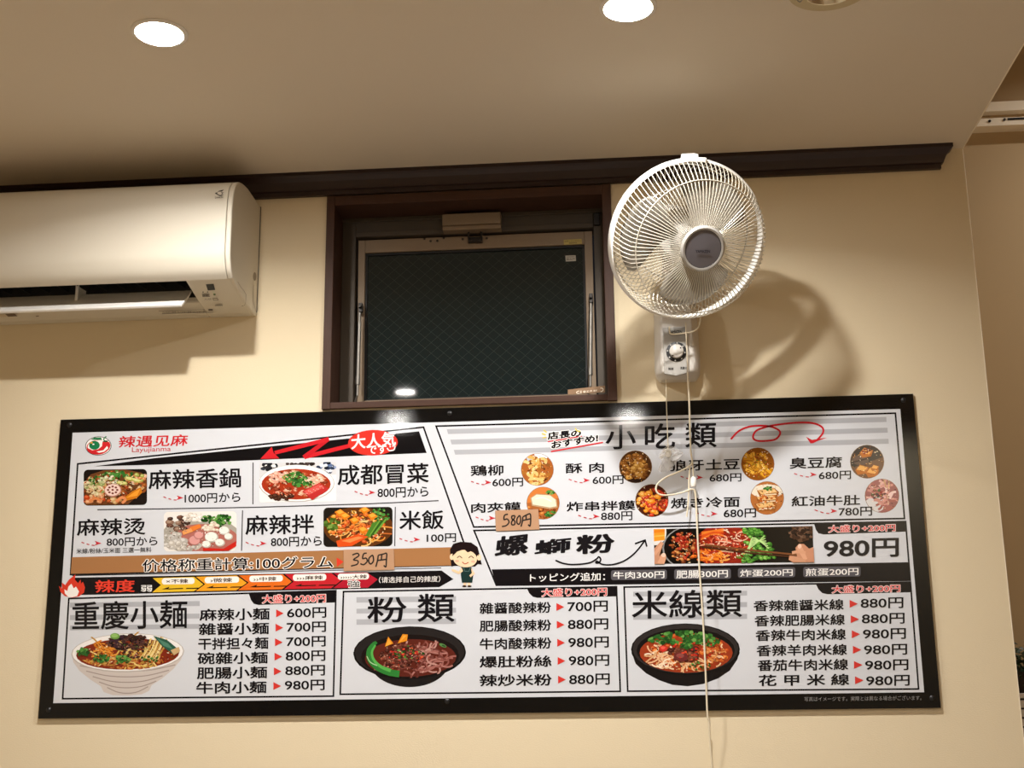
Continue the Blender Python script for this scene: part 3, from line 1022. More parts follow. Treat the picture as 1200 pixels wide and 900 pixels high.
for x0, y0, x1, y1 in ((189.6, 677.2, 228, 684.7), (239.8, 675.9, 280.2, 683.2), (292.2, 674.3, 331.4, 681.8), (343.2, 672.8, 382.4, 680.5), (395.8, 672.0, 432.4, 679.2)):
    s2.poly(rrect(x0, y0, x1, y1, 3.2, -0.02), 'F6F2EA')
sec2 = s2.build('spice_scale', sg)
I = Ink(D_TX); I.text('辣度', 111.5, 679, 158, 694.6, 'E0402F', 0.02); I.build('heading', sec2)
for t, x0, y0, x1, y1 in (('×不辣', 194.8, 678.4, 220.5, 683.8), ('›微辣', 246.5, 677, 272, 682.6), ('››中辣', 297, 675.6, 324, 681.2), ('›››麻辣', 347.5, 674.2, 378.5, 679.8), ('›››››大辣', 399, 673.2, 430, 678.6)):
    text_part('spice_level', [(t, x0, y0, x1, y1, '3A2218', 0.010)], sec2)
text_part('scale_note', [('弱', 164.9, 685.6, 178.2, 693.6, WHT, .012)], sec2)
I = Ink(D_TX); I.outlined('強', 407.8, 680.2, 421.8, 688.6, '1A1214', WHT, .008, .05); I.build('scale_note', sec2)
text_part('scale_note', [('（请选择自己的辣度）', 444, 674.6, 516, 683.4, 'DAD6D2', .012)], sec2)
I = Ink(D_BG + 0.00024)
I.poly([(76, 698.5), (70.8, 693.6), (69.2, 686.6), (72.6, 689.6), (72.4, 682.6), (76.4, 685.6), (80.6, 679.4), (88.3, 673.2), (87.8, 679.4), (91.6, 683.4), (94.4, 679.2), (95.2, 684), (97.2, 681.6), (99.6, 688.4), (98.4, 694.4), (92.4, 699), (84.4, 700.4)], 'D63A28')
I.poly([(80, 699.4), (76, 695.6), (75.4, 690.6), (78.8, 692.6), (80.2, 687.4), (83.6, 684), (86.4, 689.4), (89, 687.4), (92.6, 693.2), (90.4, 698.4), (84.6, 700)], 'F3EEEA')
I.build('flame_mark', sec2)

# --- three noodle sections
def tabbed(pts_frame, tab, stripes, heading, tab_text, rows, nm0, nm1, pr0, pr1, tri0, tri1, names, prices, name):
    s = section()
    s.line(pts_frame, 2.0, INK, closed=True)
    for st in stripes: s.poly(st, 'AEB0B6')
    s.poly(tab, '131115')
    sec = s.build(name, sg)
    I = Ink(D_TX); 
    for h in heading: I.text(*h, INK, 0.013)
    I.build('heading', sec)
    I = Ink(D_TX); I.outlined('大盛り+200円', *tab_text, 'D03A3E', 'F0D8D4', 0.012, 0.05); I.build('large_portion_note', sec)
    n = len(rows)
    for i, y in enumerate(rows):
        t = i / (n - 1)
        g = lambda a, c: a + (c - a) * t
        x0, x1, h = g(nm0[0], nm1[0]), g(nm0[1], nm1[1]), g(nm0[2], nm1[2])
        text_part('dish_name', [(names[i], x0, y - h / 2, x1, y + h / 2)], sec, 0.022)
        x0, x1, h = g(pr0[0], pr1[0]), g(pr0[1], pr1[1]), g(pr0[2], pr1[2])
        dy = g(pr0[3], pr1[3])
        I = Ink(D_TX)
        I.text(prices[i], x0, y + dy - h / 2, x1, y + dy + h / 2, INK, 0.016)
        a, c = g(tri0[0], tri1[0]), g(tri0[1], tri1[1])
        I.poly([(a, y + dy * .6 - 4.6), (c, y + dy * .6), (a, y + dy * .6 + 4.6)], 'D23A34')
        I.build('price', sec)
    return sec


def stripe_rows(x0, x1, rows, slope):
    return [[(x0, a), (x1, a + slope * (x1 - x0)), (x1, c + slope * (x1 - x0)), (x0, c)] for a, c in rows]


sec3 = tabbed([(80.6, 701.4), (393.6, 692.2), (390.7, 815.8), (73.3, 818.8)],
              [(291.5, 695.4), (393.4, 692.4), (393.2, 706.0), (303, 708.9), (297.4, 707.6), (294, 703)],
              stripe_rows(82, 234, ((706.2, 712), (720.8, 726.6), (733, 738.6)), -0.012),
              [('重慶小麺', 84.6, 702.8, 219.6, 738.4)], (307.5, 696, 381.5, 707),
              [719.9, 736.8, 754, 771, 788.3, 805.6], (233.7, 316, 15.4), (230, 312.4, 15.2), (336.4, 382.5, 13.2, -1.9), (333.8, 380.5, 13.0, -2.8), (323.6, 332.4), (320.4, 329.4),
              ['麻辣小麺', '雜醤小麺', '干拌担々麺', '碗雜小麺', '肥腸小麺', '牛肉小麺'], ['600円', '700円', '700円', '800円', '880円', '980円'], 'small_noodle_section')
sec4 = tabbed([(402.5, 693.3), (722.5, 687.6), (726.9, 810.2), (398.7, 813.6)],
              [(617.6, 689.6), (722.3, 687.8), (723, 698.9), (630, 700.6), (624.4, 699.3), (620, 695)],
              stripe_rows(417.7, 534.4, ((699.8, 706.2), (713.4, 719), (725.8, 732.2)), -0.010),
              [('粉', 430.4, 698.8, 476.6, 730), ('類', 489.2, 695.2, 532.8, 729.4)], (635, 688.6, 711, 699.2),
              [712.3, 733, 754, 775.2, 797], (562, 645.8, 14.6), (562, 646.6, 15), (665, 712.3, 13.8, -1.7), (667, 714.6, 13.8, -1.0), (652, 661), (654, 663),
              ['雜醤酸辣粉', '肥腸酸辣粉', '牛肉酸辣粉', '爆肚粉絲', '辣炒米粉'], ['700円', '880円', '980円', '980円', '880円'], 'vermicelli_section')
sec5 = tabbed([(731.4, 688), (1067, 682.2), (1076.5, 807.4), (735.6, 810)],
              [(956.2, 684.6), (1066.8, 682.4), (1067.8, 694.0), (970, 696.4), (963.6, 695), (959, 690.4)],
              stripe_rows(742, 875.5, ((693.4, 699), (706.6, 712.4), (720.4, 726.4)), -0.008),
              [('米線類', 740.4, 690, 869.8, 725.4)], (975, 685, 1054.6, 695),
              [709.2, 726.8, 744, 761.8, 779.2, 796.8], (883, 988.8, 14.8), (889, 995.3, 14.8), (1008.6, 1058.6, 13.6, -2.6), (1015, 1066, 13.4, 0.7), (995.6, 1005.4), (1002, 1012),
              ['香辣雜醤米線', '香辣肥腸米線', '香辣牛肉米線', '香辣羊肉米線', '番茄牛肉米線', '花 甲 米 線'], ['880円', '880円', '980円', '980円', '980円', '980円'], 'rice_noodle_section')
text_part('footnote', [('写真はイメージです。実際とは異なる場合がございます。', 942.6, 815.0, 1080, 822.0, '8A8886', 0.0)], sg)

# --- section: snacks
s6 = section()
s6.line([(511, 499.4), (1049.3, 484.2), (1060, 607.6), (555.2, 617.6)], 2.0, INK, closed=True)
for a, c in (((523.5, 503), (1038.6, 488.6)), ((527.6, 515.2), (1040, 501.2)), ((531.8, 527.2), (1041.2, 514.2))):
    s6.poly([a, c, (c[0] + .4, c[1] + 5.8), (a[0] + 1.6, a[1] + 5.6)], 'AEB0B6')
sec6 = s6.build('snack_section', sg)
I = Ink(D_TX)
I.text('小', 709.6, 497.6, 745.2, 527, INK, 0.012); I.text('吃', 755.6, 495.6, 791.2, 526.4, INK, 0.016); I.text('類', 803, 494.6, 840, 525.2, INK, 0.016)
I.build('heading', sec6)
I = Ink(D_TX)
I.outlined('店長の', 641.6, 502.6, 681, 515.6, INK, 'F5F3F0', 0.045, .05, slope=-.1); I.line([(642, 517.6), (682, 511.2)], 1.2, 'C9262E')
I.outlined('おすすめ!', 646, 508.6, 701, 526.2, INK, 'F5F3F0', 0.045, .05, slope=-.16); I.line([(645.6, 529.2), (706.6, 518.4)], 1.5, 'D02A30')
for p in (((635, 508), (639.6, 509.8)), ((636, 513), (640, 512.4)), ((637, 504), (640.6, 506.8)), ((674, 501.6), (676.4, 505.2)), ((677, 505.8), (680, 505))):
    I.line(list(p), 1.4, 'DCC94A')
I.build('recommend_mark', sec6)
I = Ink(D_TX + .00005)
I.curve([(856.5, 514.7), (866, 505), (880, 499.6), (898.7, 499.2), (911, 503), (914.2, 508), (909, 514.6), (898.7, 516.6), (887, 516.4), (882.4, 512.4), (886, 505), (896, 500.8), (909.3, 498.0), (933.3, 495.3), (952, 495.8), (963, 500.4), (964.4, 507), (958, 515), (951.5, 518.8)], 2.2, 'C4242F', n=7)
I.poly([(950, 519.8), (944.4, 511.8), (951.4, 515.4), (969.4, 512.8), (957.5, 517.0)], 'C4242F')
I.build('red_swirl', sec6)
snacks = [('鶏柳', 551.5, 544.4, 590, 558, '600円', 577, 559.6, 613, 570.8, 551.5, 562, 576, 567.4), ('酥 肉', 662.8, 541.8, 707.8, 555, '600円', 694.5, 557, 730.7, 568, 666, 559.2, 691.5, 565.2),
          ('狼牙土豆', 784.5, 537, 867, 552.4, '680円', 831.5, 554.4, 868.8, 565.2, 797, 556, 824, 561.6), ('臭豆腐', 925.3, 534.8, 986.7, 549.6, '680円', 959.5, 551.4, 997.3, 562.4, 930, 552.6, 957.3, 558.4),
          ('肉夾饃', 552, 588, 610.5, 601.2, None, 0, 0, 0, 0, 557, 603.4, 580.7, 609.6), ('炸串拌饃', 664, 586.2, 744.5, 599.6, '880円', 704.3, 599, 741, 610.4, 677, 601.6, 702.7, 607.4),
          ('焼き冷面', 786, 581.6, 867, 596, '680円', 848, 595.6, 886, 607.2, 814.7, 598.4, 841, 604.4), ('紅油牛肚', 927.5, 579.6, 1008, 593.8, '780円', 982.7, 593.6, 1022, 605.2, 954, 595, 981.3, 601.2)]
for t, x0, y0, x1, y1, pr, px0, py0, px1, py1, ax0, ay0, ax1, ay1 in snacks:
    text_part('dish_name', [(t, x0, y0, x1, y1)], sec6, 0.02)
    I = Ink(D_TX); dashes(I, ax0, ay0, ax1, ay1)
    if pr: I.text(pr, px0, py0, px1, py1, INK, 0.014)
    I.build('price', sec6)

# --- section: river snail noodles
s7 = section()
s7.line([(555.5, 621.7), (1061.3, 611.2), (1066.7, 680), (581.6, 685.8)], 2.0, INK, closed=True)
s7.poly([(576, 667.2), (1065.4, 658.8), (1067, 680.2), (581.6, 686.2)], '131115')
s7.poly([(954, 613.6), (1061, 611.4), (1061.9, 623.0), (965, 626.3), (959, 625), (956, 620.4)], '131115')
for x0, y0, x1, y1 in ((716, 667.8, 781.5, 679.4), (790, 666.6, 856.5, 678.6), (864.8, 665.2, 932, 676.7), (941.3, 664, 1008.5, 675.9)):
    s7.poly(rrect(x0, y0, x1, y1, 2.6, -0.015), '57555A')
sec7 = s7.build('snail_noodle_section', sg)
I = Ink(D_TX)
I.text('螺', 580.4, 624.6, 619.6, 653.4, INK, 0.034, slope=-.12, shear=.1); I.text('螄', 626.4, 629.4, 669.4, 651.4, INK, 0.034, slope=-.10, shear=.05); I.text('粉', 675, 624.6, 720.4, 650, INK, 0.036, slope=-.06)
I.build('heading', sec7)
I = Ink(D_TX)
I.curve([(651, 656.6), (660, 660.2), (672, 661.6), (690, 659.8), (698.6, 655.4), (701.6, 652.6), (704, 655.6), (702, 659.4), (698.4, 659.6), (699.8, 657.8), (706, 661.4), (718, 661.6), (732, 657), (745, 647), (755.4, 633.8)], 1.9, INK, n=5)
I.line([(744, 637.2), (756, 633), (758, 640.6)], 1.9, INK)
I.build('curled_arrow', sec7)
I = Ink(D_TX); I.outlined('大盛り+200円', 971, 614.2, 1049, 624, 'D03A3E', 'F0D8D4', .012, .05); I.build('large_portion_note', sec7)
text_part('price', [('980円', 965.3, 630.2, 1053.3, 654.4, INK, .022)], sec7)
text_part('topping_heading', [('トッピング追加：', 621, 670.6, 709, 682, 'EFEDEA', .012)], sec7)
for t, x0, y0, x1, y1 in (('牛肉300円', 718.4, 668.8, 778.6, 678.6), ('肥腸300円', 792.6, 667.6, 853, 677.8), ('炸蛋200円', 867.4, 666.4, 929, 676.1), ('煎蛋200円', 944, 665, 1006, 675.2)):
    text_part('topping_price', [(t, x0, y0, x1, y1, 'EFEDEA', .012)], sec7)

# --- printed waitress
I = Ink(D_TX + .0001)
I.poly([(528, 655), (527.4, 644), (531, 637.4), (540, 634.8), (552, 635.8), (559.6, 641), (562, 650), (564.6, 661.6), (560, 661), (556.6, 664), (534, 662.6), (529, 664)], '1E1416')
I.ell(545, 654.4, 14.6, 10.8, '3A2A24', .1); I.ell(545, 654.6, 14.0, 10.2, 'F3D2AE', .1)
I.ell(529.6, 652.6, 2.6, 3.6, 'F3D2AE'); I.ell(561.4, 653.2, 2.6, 3.6, 'F3D2AE')
I.poly([(530, 652), (531, 643), (541, 637.4), (553, 639), (560, 646), (561, 651.6), (553, 645.6), (548, 647.4), (544, 643.6), (536, 646.4)], '1E1416')
for x in (538.6, 552.2):
    I.curve([(x - 3, 653.8), (x, 651.8), (x + 3, 654.2)], .9, '2A1A18')
I.ell(535.6, 657.4, 2.4, 1.4, 'EDB096'); I.ell(554.4, 658, 2.4, 1.4, 'EDB096')
I.curve([(541.6, 658.6), (545, 660.8), (549, 659)], 1.0, 'A8442E')
I.poly([(540.4, 664.6), (552.6, 664.8), (555, 672), (553.4, 683), (541.4, 682.8), (540, 674)], '1D3331')
I.poly([(541, 665), (537.6, 669.6), (532.6, 667.4), (528.6, 667), (530, 669.4), (537.8, 672.8), (542.6, 669.4)], 'F0CBA4')
I.poly([(552, 665.2), (556.6, 672.2), (551.6, 676.4), (550, 674.4), (553, 671.6)], 'F0CBA4')
I.line([(543.2, 664.8), (544.6, 669.4), (549.6, 669.6), (551, 664.9)], .8, '4F6663')
I.poly([(543.4, 683), (546.4, 683), (546.2, 686.6), (543.2, 686.6)], 'F0CBA4'); I.poly([(548, 683), (551, 683), (551.4, 686.6), (548.2, 686.6)], 'F0CBA4')
I.ell(544.2, 687, 2.6, 1.1, '2A1A18'); I.ell(550.2, 687, 2.6, 1.1, '2A1A18')
I.build('waitress_drawing', sg)

# --- printed food pictures
D_PIC = 0.0092
def pic(seed): return Ink(D_PIC, 2.5e-6), random.Random(seed)

I, rnd = pic(1)                                           # fried pot with lotus root
I.clip = rrect(98, 550, 172.2, 592.2, 5, -0.012)
I.poly([(90, 540), (180, 540), (180, 600), (90, 600)], '1C1614')
I.poly([(98, 567), (106, 556), (122, 551), (146, 550), (166, 554), (172, 562), (172, 574), (160, 582), (150, 591), (100, 592)], '6A3F22')
scatter(I, rnd, 44, 134, 571, 36, 18, [('8C4A22', 'B46A32'), ('B88A4E', 'D6AA6A'), ('5A2A16', '84421F'), ('C9A26A', 'E0C494'), ('A84A26', 'C8703E')], 4)
scatter(I, rnd, 22, 113, 570, 15, 11, [('B9B07A', 'D8D0A0'), ('D3C49A', 'E8DCB8'), ('8E9A58', 'B4BC80'), ('C8A070', 'E2C298')], 4)
scatter(I, rnd, 12, 160, 560, 12, 6, [('D9A88A', 'EAC6B0'), ('9AA24A', 'C4C87A'), ('C8804A', 'E0A878')], 3.4)
herb(I, rnd, 32, 140, 558, 20, 6, 2.6); herb(I, rnd, 10, 112, 562, 8, 5, 2)
scatter(I, rnd, 8, 127, 562, 13, 5, [('DAD6B8', 'EFEBD4'), ('B8C08A', 'D6DAB0')], 3.2)
for x, y, a_ in ((152, 561, .2), (143, 566, .1), (160, 563, .3)): I.ell(x, y, 6.5, 2.2, 'B8B45A', a_); I.ell(x, y - .5, 5.4, 1.3, 'D8D88E', a_)
scatter(I, rnd, 14, 112, 585, 13, 5, [('B8401E', 'D86A3E'), ('D08A5A', 'E8B890'), ('6A2A14', '94482A')], 3.6)
speckle(I, rnd, 150, 134, 571, 36, 19, ['2A1410', '3E2016', 'E8D8B0', 'D8642A', 'B03A1E', '5A2E18', 'F0E4C8'])
I.poly([(146, 583), (155, 576), (165, 571), (167, 577), (160, 584), (148, 587)], 'C9761C'); I.poly([(148, 583.6), (157, 577), (164.6, 573), (161, 581)], 'E89A30')
I.ell(132.4, 574.6, 10, 7.6, 'C08A78', -.1); I.ell(132.2, 574.2, 9.0, 6.7, 'EBCFC4', -.1)
for k in range(8): I.ell(132.2 + 5.4 * math.cos(k * .785), 574.2 + 4 * math.sin(k * .785), 1.5, 1.2, '7A3A30', n=10)
I.ell(132.2, 574.2, 1.5, 1.2, '7A3A30', n=10)
I.curve([(136, 588), (143, 583), (147, 586), (143, 589.6)], 3.2, 'DE8C5A'); I.curve([(105, 588), (112, 584), (118, 587)], 3.2, 'D9854E')
I.build('dish_picture', sec1)

I, rnd = pic(2)                                           # spicy boiled pot
I.clip = rrect(192, 599.5, 277.2, 645.8, 5, -0.010)
I.poly([(185, 590), (285, 590), (285, 655), (185, 655)], 'E8E4DE')
I.ell(235, 628, 46, 22, 'A8A296'); I.ell(238, 631, 41, 17, 'B06A5E')
scatter(I, rnd, 22, 204, 634, 14, 10, [('B9B4AC', 'D6D2CC'), ('A9A49A', 'CCC8BE'), ('989286', 'BCB6AA')], 5.6)
scatter(I, rnd, 14, 216, 640, 20, 5, [('A8A096', 'CFC9C0'), ('C0B8AC', 'DDD8D0')], 4.4)
scatter(I, rnd, 14, 208, 613, 14, 8, [('5A3C30', '7A5646'), ('3E2A24', '5E4438'), ('8A6A58', 'A88C78')], 4.5)
scatter(I, rnd, 12, 225, 608, 12, 5, [('E4DCD2', 'F4F0EA'), ('CFC4B6', 'E6DED2')], 4)
herb(I, rnd, 34, 255, 610, 17, 7, 3)
scatter(I, rnd, 8, 247, 618, 10, 5, [('D9C9B4', 'EFE4D4')], 4)
for x, y, r in ((228, 633, 7.5), (233, 627, 6)): I.ell(x, y, r, r * .8, 'A86A64'); I.ell(x, y, r * .85, r * .66, 'D79A94')
I.poly([(222, 618), (234, 614), (236, 618), (224, 624)], 'E07A34'); I.poly([(213, 622), (224, 619), (226, 623), (215, 627)], 'E69A5A')
for x, y, r in ((248, 629.5, 8), (263, 622, 6.5), (242, 638, 5.4), (258, 636, 5.8), (268, 629, 5)): I.ell(x, y, r, r * .78, 'BDB6AA'); I.ell(x - .6, y - .7, r * .86, r * .66, 'EFECE4')
speckle(I, rnd, 90, 235, 622, 40, 20, ['8A7A6E', 'F4F0EA', '5A4A42', 'D8CFC4', 'C8A08E'], .8)
I.poly([(238, 642), (262, 643), (277, 634), (277, 640), (262, 649), (238, 648)], 'C4281F')
I.build('dish_picture', sec1)

I, rnd = pic(3)                                           # bowl of mixed stew
I.clip = rrect(304, 542, 394, 588, 2, -0.015)
I.poly([(300, 536), (398, 536), (398, 560), (300, 566)], 'D2D2D4'); scatter(I, rnd, 16, 315, 547, 11, 4, ['1E2024', '3A4048', 'E8E6E4', '2A2A2E'], 3.2); scatter(I, rnd, 10, 352, 544, 16, 2, ['2A201E', '4A3A36'], 3); scatter(I, rnd, 16, 383, 548, 11, 6, ['5A6E96', '2E3A52', 'DCE2EC', '8C9CC0', '1E222A'], 3.2)
I.poly([(300, 560), (398, 556), (398, 595), (300, 595)], 'EDEBE8')
I.ell(347.5, 566.5, 44.5, 22, 'B9B3AE'); I.ell(347.5, 566, 43.6, 21.2, 'F4F1EC'); I.ell(347, 567.4, 40.6, 18, 'A3341C')
scatter(I, rnd, 46, 347, 567, 36, 15, [('A8482A', 'C86A44'), ('D9A184', 'EAC2A8'), ('7A2E1C', '9A4A30'), ('C87E5E', 'DDA488'), ('E6C49A', 'F2DCBE')], 4)
scatter(I, rnd, 10, 328, 560, 12, 6, [('DDA08A', 'EFC6B4')], 4.5)
scatter(I, rnd, 8, 369, 562, 10, 5, [('DDAA90', 'F0D2BE')], 4.4)
scatter(I, rnd, 12, 330, 582, 14, 4, [('3A2018', '5A3828')], 3.6)
herb(I, rnd, 46, 346, 561, 13, 8, 3); herb(I, rnd, 12, 360, 568, 8, 4, 2.4)
speckle(I, rnd, 110, 347, 567, 37, 15.5, ['4A1810', '6A2416', 'E8B898', 'D86A44', 'F0D0B0', 'B8281A'])
I.poly([(354, 576), (374, 566), (386, 573), (366, 586)], 'B8302E'); I.poly([(356, 576), (374, 567.4), (380, 571), (362, 580)], 'D4564E')
for k in range(12): I.ell(358 + k * 1.9, 577 - k * .6 + rnd.uniform(-2, 3), .6, .5, 'F0B8AE', n=6)
I.build('dish_picture', sec1)

I, rnd = pic(4)                                           # mixed noodles
I.clip = rrect(379, 594.4, 460, 640.6, 5, -0.012)
I.poly([(370, 590), (470, 590), (470, 650), (370, 650)], '1E1A16'); I.ell(420, 618, 41, 24, '5A3216')
noodles(I, rnd, 40, 418, 620, 34, 18, ['D98A3A', 'E6A85A', 'B8602A', 'F0C07A'], 1.5)
scatter(I, rnd, 40, 420, 616, 35, 19, [('D96A26', 'F0924A'), ('B8481E', 'D9703A'), ('D8922E', 'EDB85E'), ('6A3418', '8A5030'), ('C85A1E', 'E8823A')], 3.8)
speckle(I, rnd, 130, 420, 617, 35, 20, ['3A1A0E', '5A2A12', 'F4D49A', 'E8A24A', 'D84A1E', '2A2014', 'F8E4BC'])
scatter(I, rnd, 14, 389, 614, 8, 7, ['5A7A2E', '7A9A44', '42601E'], 3); herb(I, rnd, 20, 446, 604, 12, 9, 2.4)
for k in range(7): I.line([(427 + k * 2, 632 - k), (438 + k * 2.4, 612 - k * .6)], 2.0, rnd.choice(['4A7A2A', '2E5A1E', '6A9A3A']))
for x, y in ((398, 602), (415, 611), (427, 599), (436, 606), (425, 622), (404, 606)): I.poly([(x - 6, y - 2), (x + 1, y - 5.4), (x + 7, y - 1), (x, y + 4)], 'D97A1E'); I.poly([(x - 4, y - 2.4), (x + 1, y - 4.6), (x + 5, y - 1.6), (x - .4, y + .6)], 'F2A63E')
I.poly([(394, 634), (420, 626), (432, 629), (412, 640), (396, 641)], 'D8501E'); I.poly([(400, 634), (420, 628.6), (426, 630), (410, 636)], 'F0884A')
I.build('dish_picture', sec1)


def bowl_rim(I, cx, cy, rx, ry, n=40, a0=0.0, a1=math.pi):
    return [(cx + rx * math.cos(a0 + (a1 - a0) * k / n), cy + ry * math.sin(a0 + (a1 - a0) * k / n)) for k in range(n + 1)]


I, rnd = pic(5)                                           # white ribbed bowl of noodles
I.poly([(83.6, 766)] + [(86, 776), (93, 786), (106, 796.5), (118, 804), (121.6, 811), (132, 814.6), (150, 815), (166, 813.6), (174.6, 809.6), (177.6, 803), (190, 795), (203, 784), (212, 773), (215.8, 762)], 'CBC1BB')
for k in range(5):
    y = 781 + k * 6.4; w = 56 - k * 7.5 - (k == 4) * 2
    I.curve([(149.5 - w, y - 1), (149.5 - w * .5, y + 4.4), (149.5, y + 5.8), (149.5 + w * .5, y + 4), (149.5 + w, y - 2)], 1.2, 'A0938D')
I.ell(149.6, 765, 66.2, 22.8, 'B8AFA8', -.03); I.ell(149.6, 764.6, 65, 21.8, 'F0EDEA', -.03); I.ell(149.6, 766.4, 60.5, 18.2, '7E2A18', -.03)
keep = circle(149.6, 762.4, 61.5, 22.5); I.clip = keep
noodles(I, rnd, 46, 146, 770, 52, 12, ['D9B45A', 'E8CC80', 'B88A3A', 'C99C4A'], 1.7)
scatter(I, rnd, 40, 150, 776, 50, 8, [('A8602E', 'C88448'), ('8E4420', 'AE6838'), ('C9702E', 'E0985A')], 2.6)
for k in range(40):
    x, y = rnd.uniform(112, 134), rnd.uniform(752, 770); a = rnd.uniform(-.6, .9)
    I.line([(x - 5 * math.cos(a), y - 5 * math.sin(a)), (x + 5 * math.cos(a), y + 5 * math.sin(a))], 1.1, rnd.choice(['E08A2E', 'EFA040', 'C9701E']))
scatter(I, rnd, 60, 150, 753, 26, 8, ['2E1C1A', '4A2C26', '5E3A30', '3A2430', '1E1416'], 3)
scatter(I, rnd, 18, 158, 763, 24, 8, ['3A2420', '52322A'], 2.6)
for k in range(14):
    x = rnd.uniform(176, 196); I.curve([(x, 746 + rnd.uniform(0, 6)), (x - 4, 760), (x - 14 + rnd.uniform(-4, 4), 772)], 1.5, rnd.choice(['E0BE6A', 'EFD694', 'C09244']))
speckle(I, rnd, 150, 150, 768, 55, 13, ['4A1A12', 'C8401E', 'F0D88A', '3A6A2A', 'E08A2A', '8E2A18', 'F4E8C4'], .8)
speckle(I, rnd, 50, 155, 754, 26, 8, ['1A1012', '6A4A42', '8A6A5E', '120A0C'], .9)
I.poly([(180, 745), (196, 750), (208, 760), (202, 766), (190, 757)], '2E5A48'); I.poly([(184, 748), (197, 754), (203, 761), (192, 757)], '4E806A')
I.poly([(200, 762), (210, 758), (214, 762), (204, 768)], 'C9A878')
herb(I, rnd, 16, 97, 764, 7, 4, 2.8); herb(I, rnd, 22, 119, 771, 9, 5, 2.2); herb(I, rnd, 20, 143, 773, 9, 5, 2.2); herb(I, rnd, 8, 176, 772, 12, 4, 1.8)
I.clip = None
I.ell(135, 745.6, 5.6, 3.6, '6E9A48'); I.ell(134.6, 745, 4, 2.2, '93BE68'); scatter(I, rnd, 14, 158, 746.6, 12, 3, ['2E1C1A', '4A2C26'], 2.6)
I.build('bowl_picture', sec3)

I, rnd = pic(6)                                           # black bowl of vermicelli
I.poly(bowl_rim(I, 480, 764, 66, 30) + [(414, 764)], '141314'); I.poly(bowl_rim(I, 479.8, 776, 46, 29.2), '1C1A1A')
I.ell(480, 765, 66, 31, '121112', -.02); I.ell(480, 764.4, 64, 29.4, '252222', -.02); I.ell(480.5, 769, 57.5, 25.5, '1A1414', -.02); I.ell(481, 771, 53.5, 22, '5A241C', -.02)
I.clip = circle(480.5, 769, 57, 25.5)
noodles(I, rnd, 60, 500, 772, 30, 16, ['8A5048', 'A87068', '6E3A34', '9C625A', 'B98A80'], 1.9)
noodles(I, rnd, 16, 470, 782, 34, 10, ['7E463E', '9A5E54', '5E2E28'], 1.9)
scatter(I, rnd, 50, 470, 768, 24, 14, [('4A241C', '6A3C30'), ('5E3026', '7E4A3C'), ('3A1C16', '56302A'), ('7A4030', '9A5E4A')], 3.6)
scatter(I, rnd, 14, 476, 768, 20, 10, ['B8281E', 'D0402E', 'E05A3A'], 1.8)
herb(I, rnd, 12, 478, 765, 18, 8, 1.8)
speckle(I, rnd, 120, 474, 770, 30, 16, ['2A120E', 'A0503A', '8E6A58', 'C8301E', '3A1812', 'D8A890'], .8)
I.curve([(441, 752), (433, 761), (433, 772), (442, 782), (456, 788), (468, 790)], 8.5, '2E7A34', taper=(.5, 1.0)); I.curve([(440, 756), (436, 764), (438, 773), (446, 781), (458, 786)], 4, '56AA4E', taper=(.5, 1))
I.curve([(430, 769), (434, 776), (442, 780)], 1.0, 'A8CE9C')
I.clip = None
I.poly([(451, 758), (455, 746), (461, 754)], 'E08A22'); I.poly([(452, 757.6), (455.4, 748), (458.6, 754)], 'F2A640')
I.poly([(466, 754), (472, 743), (478, 743.6), (477, 751)], 'E08A22'); I.poly([(468, 753), (473, 744.6), (476.6, 745)], 'F2A640')
I.ell(519, 756.4, 4.6, 1.8, '5A8A4A', .4); I.ell(520, 756.8, 2.6, 1, '2A4A2A', .4)
I.build('bowl_picture', sec4)

I, rnd = pic(7)                                           # black bowl of rice noodles
I.poly(bowl_rim(I, 803.4, 764, 63.4, 22) + [(745, 778), (757, 789), (772, 797), (788, 802.4), (806, 804), (824, 801.6), (842, 794.8), (855, 786), (864, 773)], '171415')
I.poly([(740.4, 762), (744, 776), (757, 788.6), (772, 797), (788, 802.6), (806, 804.2), (824, 801.6), (842, 794.6), (856, 785), (866.4, 766)], '171415')
I.ell(803.3, 761, 63.8, 30.4, '0F0E0F'); I.ell(803.3, 760.4, 62, 28.8, '2E2A2A'); I.ell(803.6, 762.4, 57.6, 26, '141112'); I.ell(804, 765, 54.6, 23.4, '9A3A1E')
I.clip = circle(803.8, 763.4, 55, 25)
scatter(I, rnd, 40, 804, 764, 48, 20, [('B8461E', 'D86A34'), ('8E2E16', 'AE4C2A'), ('D9702A', 'EF9A54')], 4)
noodles(I, rnd, 34, 776, 772, 26, 13, ['EAC8A0', 'F4DCBE', 'D9A878', 'E6B488'], 1.8); noodles(I, rnd, 26, 838, 764, 18, 18, ['E8B078', 'D98A4A', 'F0C89A', 'C9682E'], 1.6); noodles(I, rnd, 14, 815, 780, 22, 7, ['E8B888', 'D99A60'], 1.6)
speckle(I, rnd, 160, 804, 767, 48, 19, ['7A1E10', 'E8682A', 'F4D8B0', 'C83A1A', '4A140E', 'F0A060'], .9)
herb(I, rnd, 90, 797, 747, 40, 7.5, 2.9); herb(I, rnd, 20, 832, 752, 12, 6, 2.2)
scatter(I, rnd, 34, 802, 765, 18, 10, [('5A2A20', '7A4636'), ('6E3828', '905640'), ('3E1A16', '5E342A')], 3.6)
I.chunk(rnd, 799, 770, 9, 6, '6A2A2A', '8E4A44'); I.chunk(rnd, 778, 760, 5, 4, 'D0342A', 'E8604E')
scatter(I, rnd, 16, 815, 762, 30, 12, ['C8281E', 'E04A30'], 1.7)
herb(I, rnd, 22, 804, 757, 7, 3.6, 2.2); herb(I, rnd, 12, 816, 780, 20, 5, 1.5)
I.clip = None
I.build('bowl_picture', sec5)

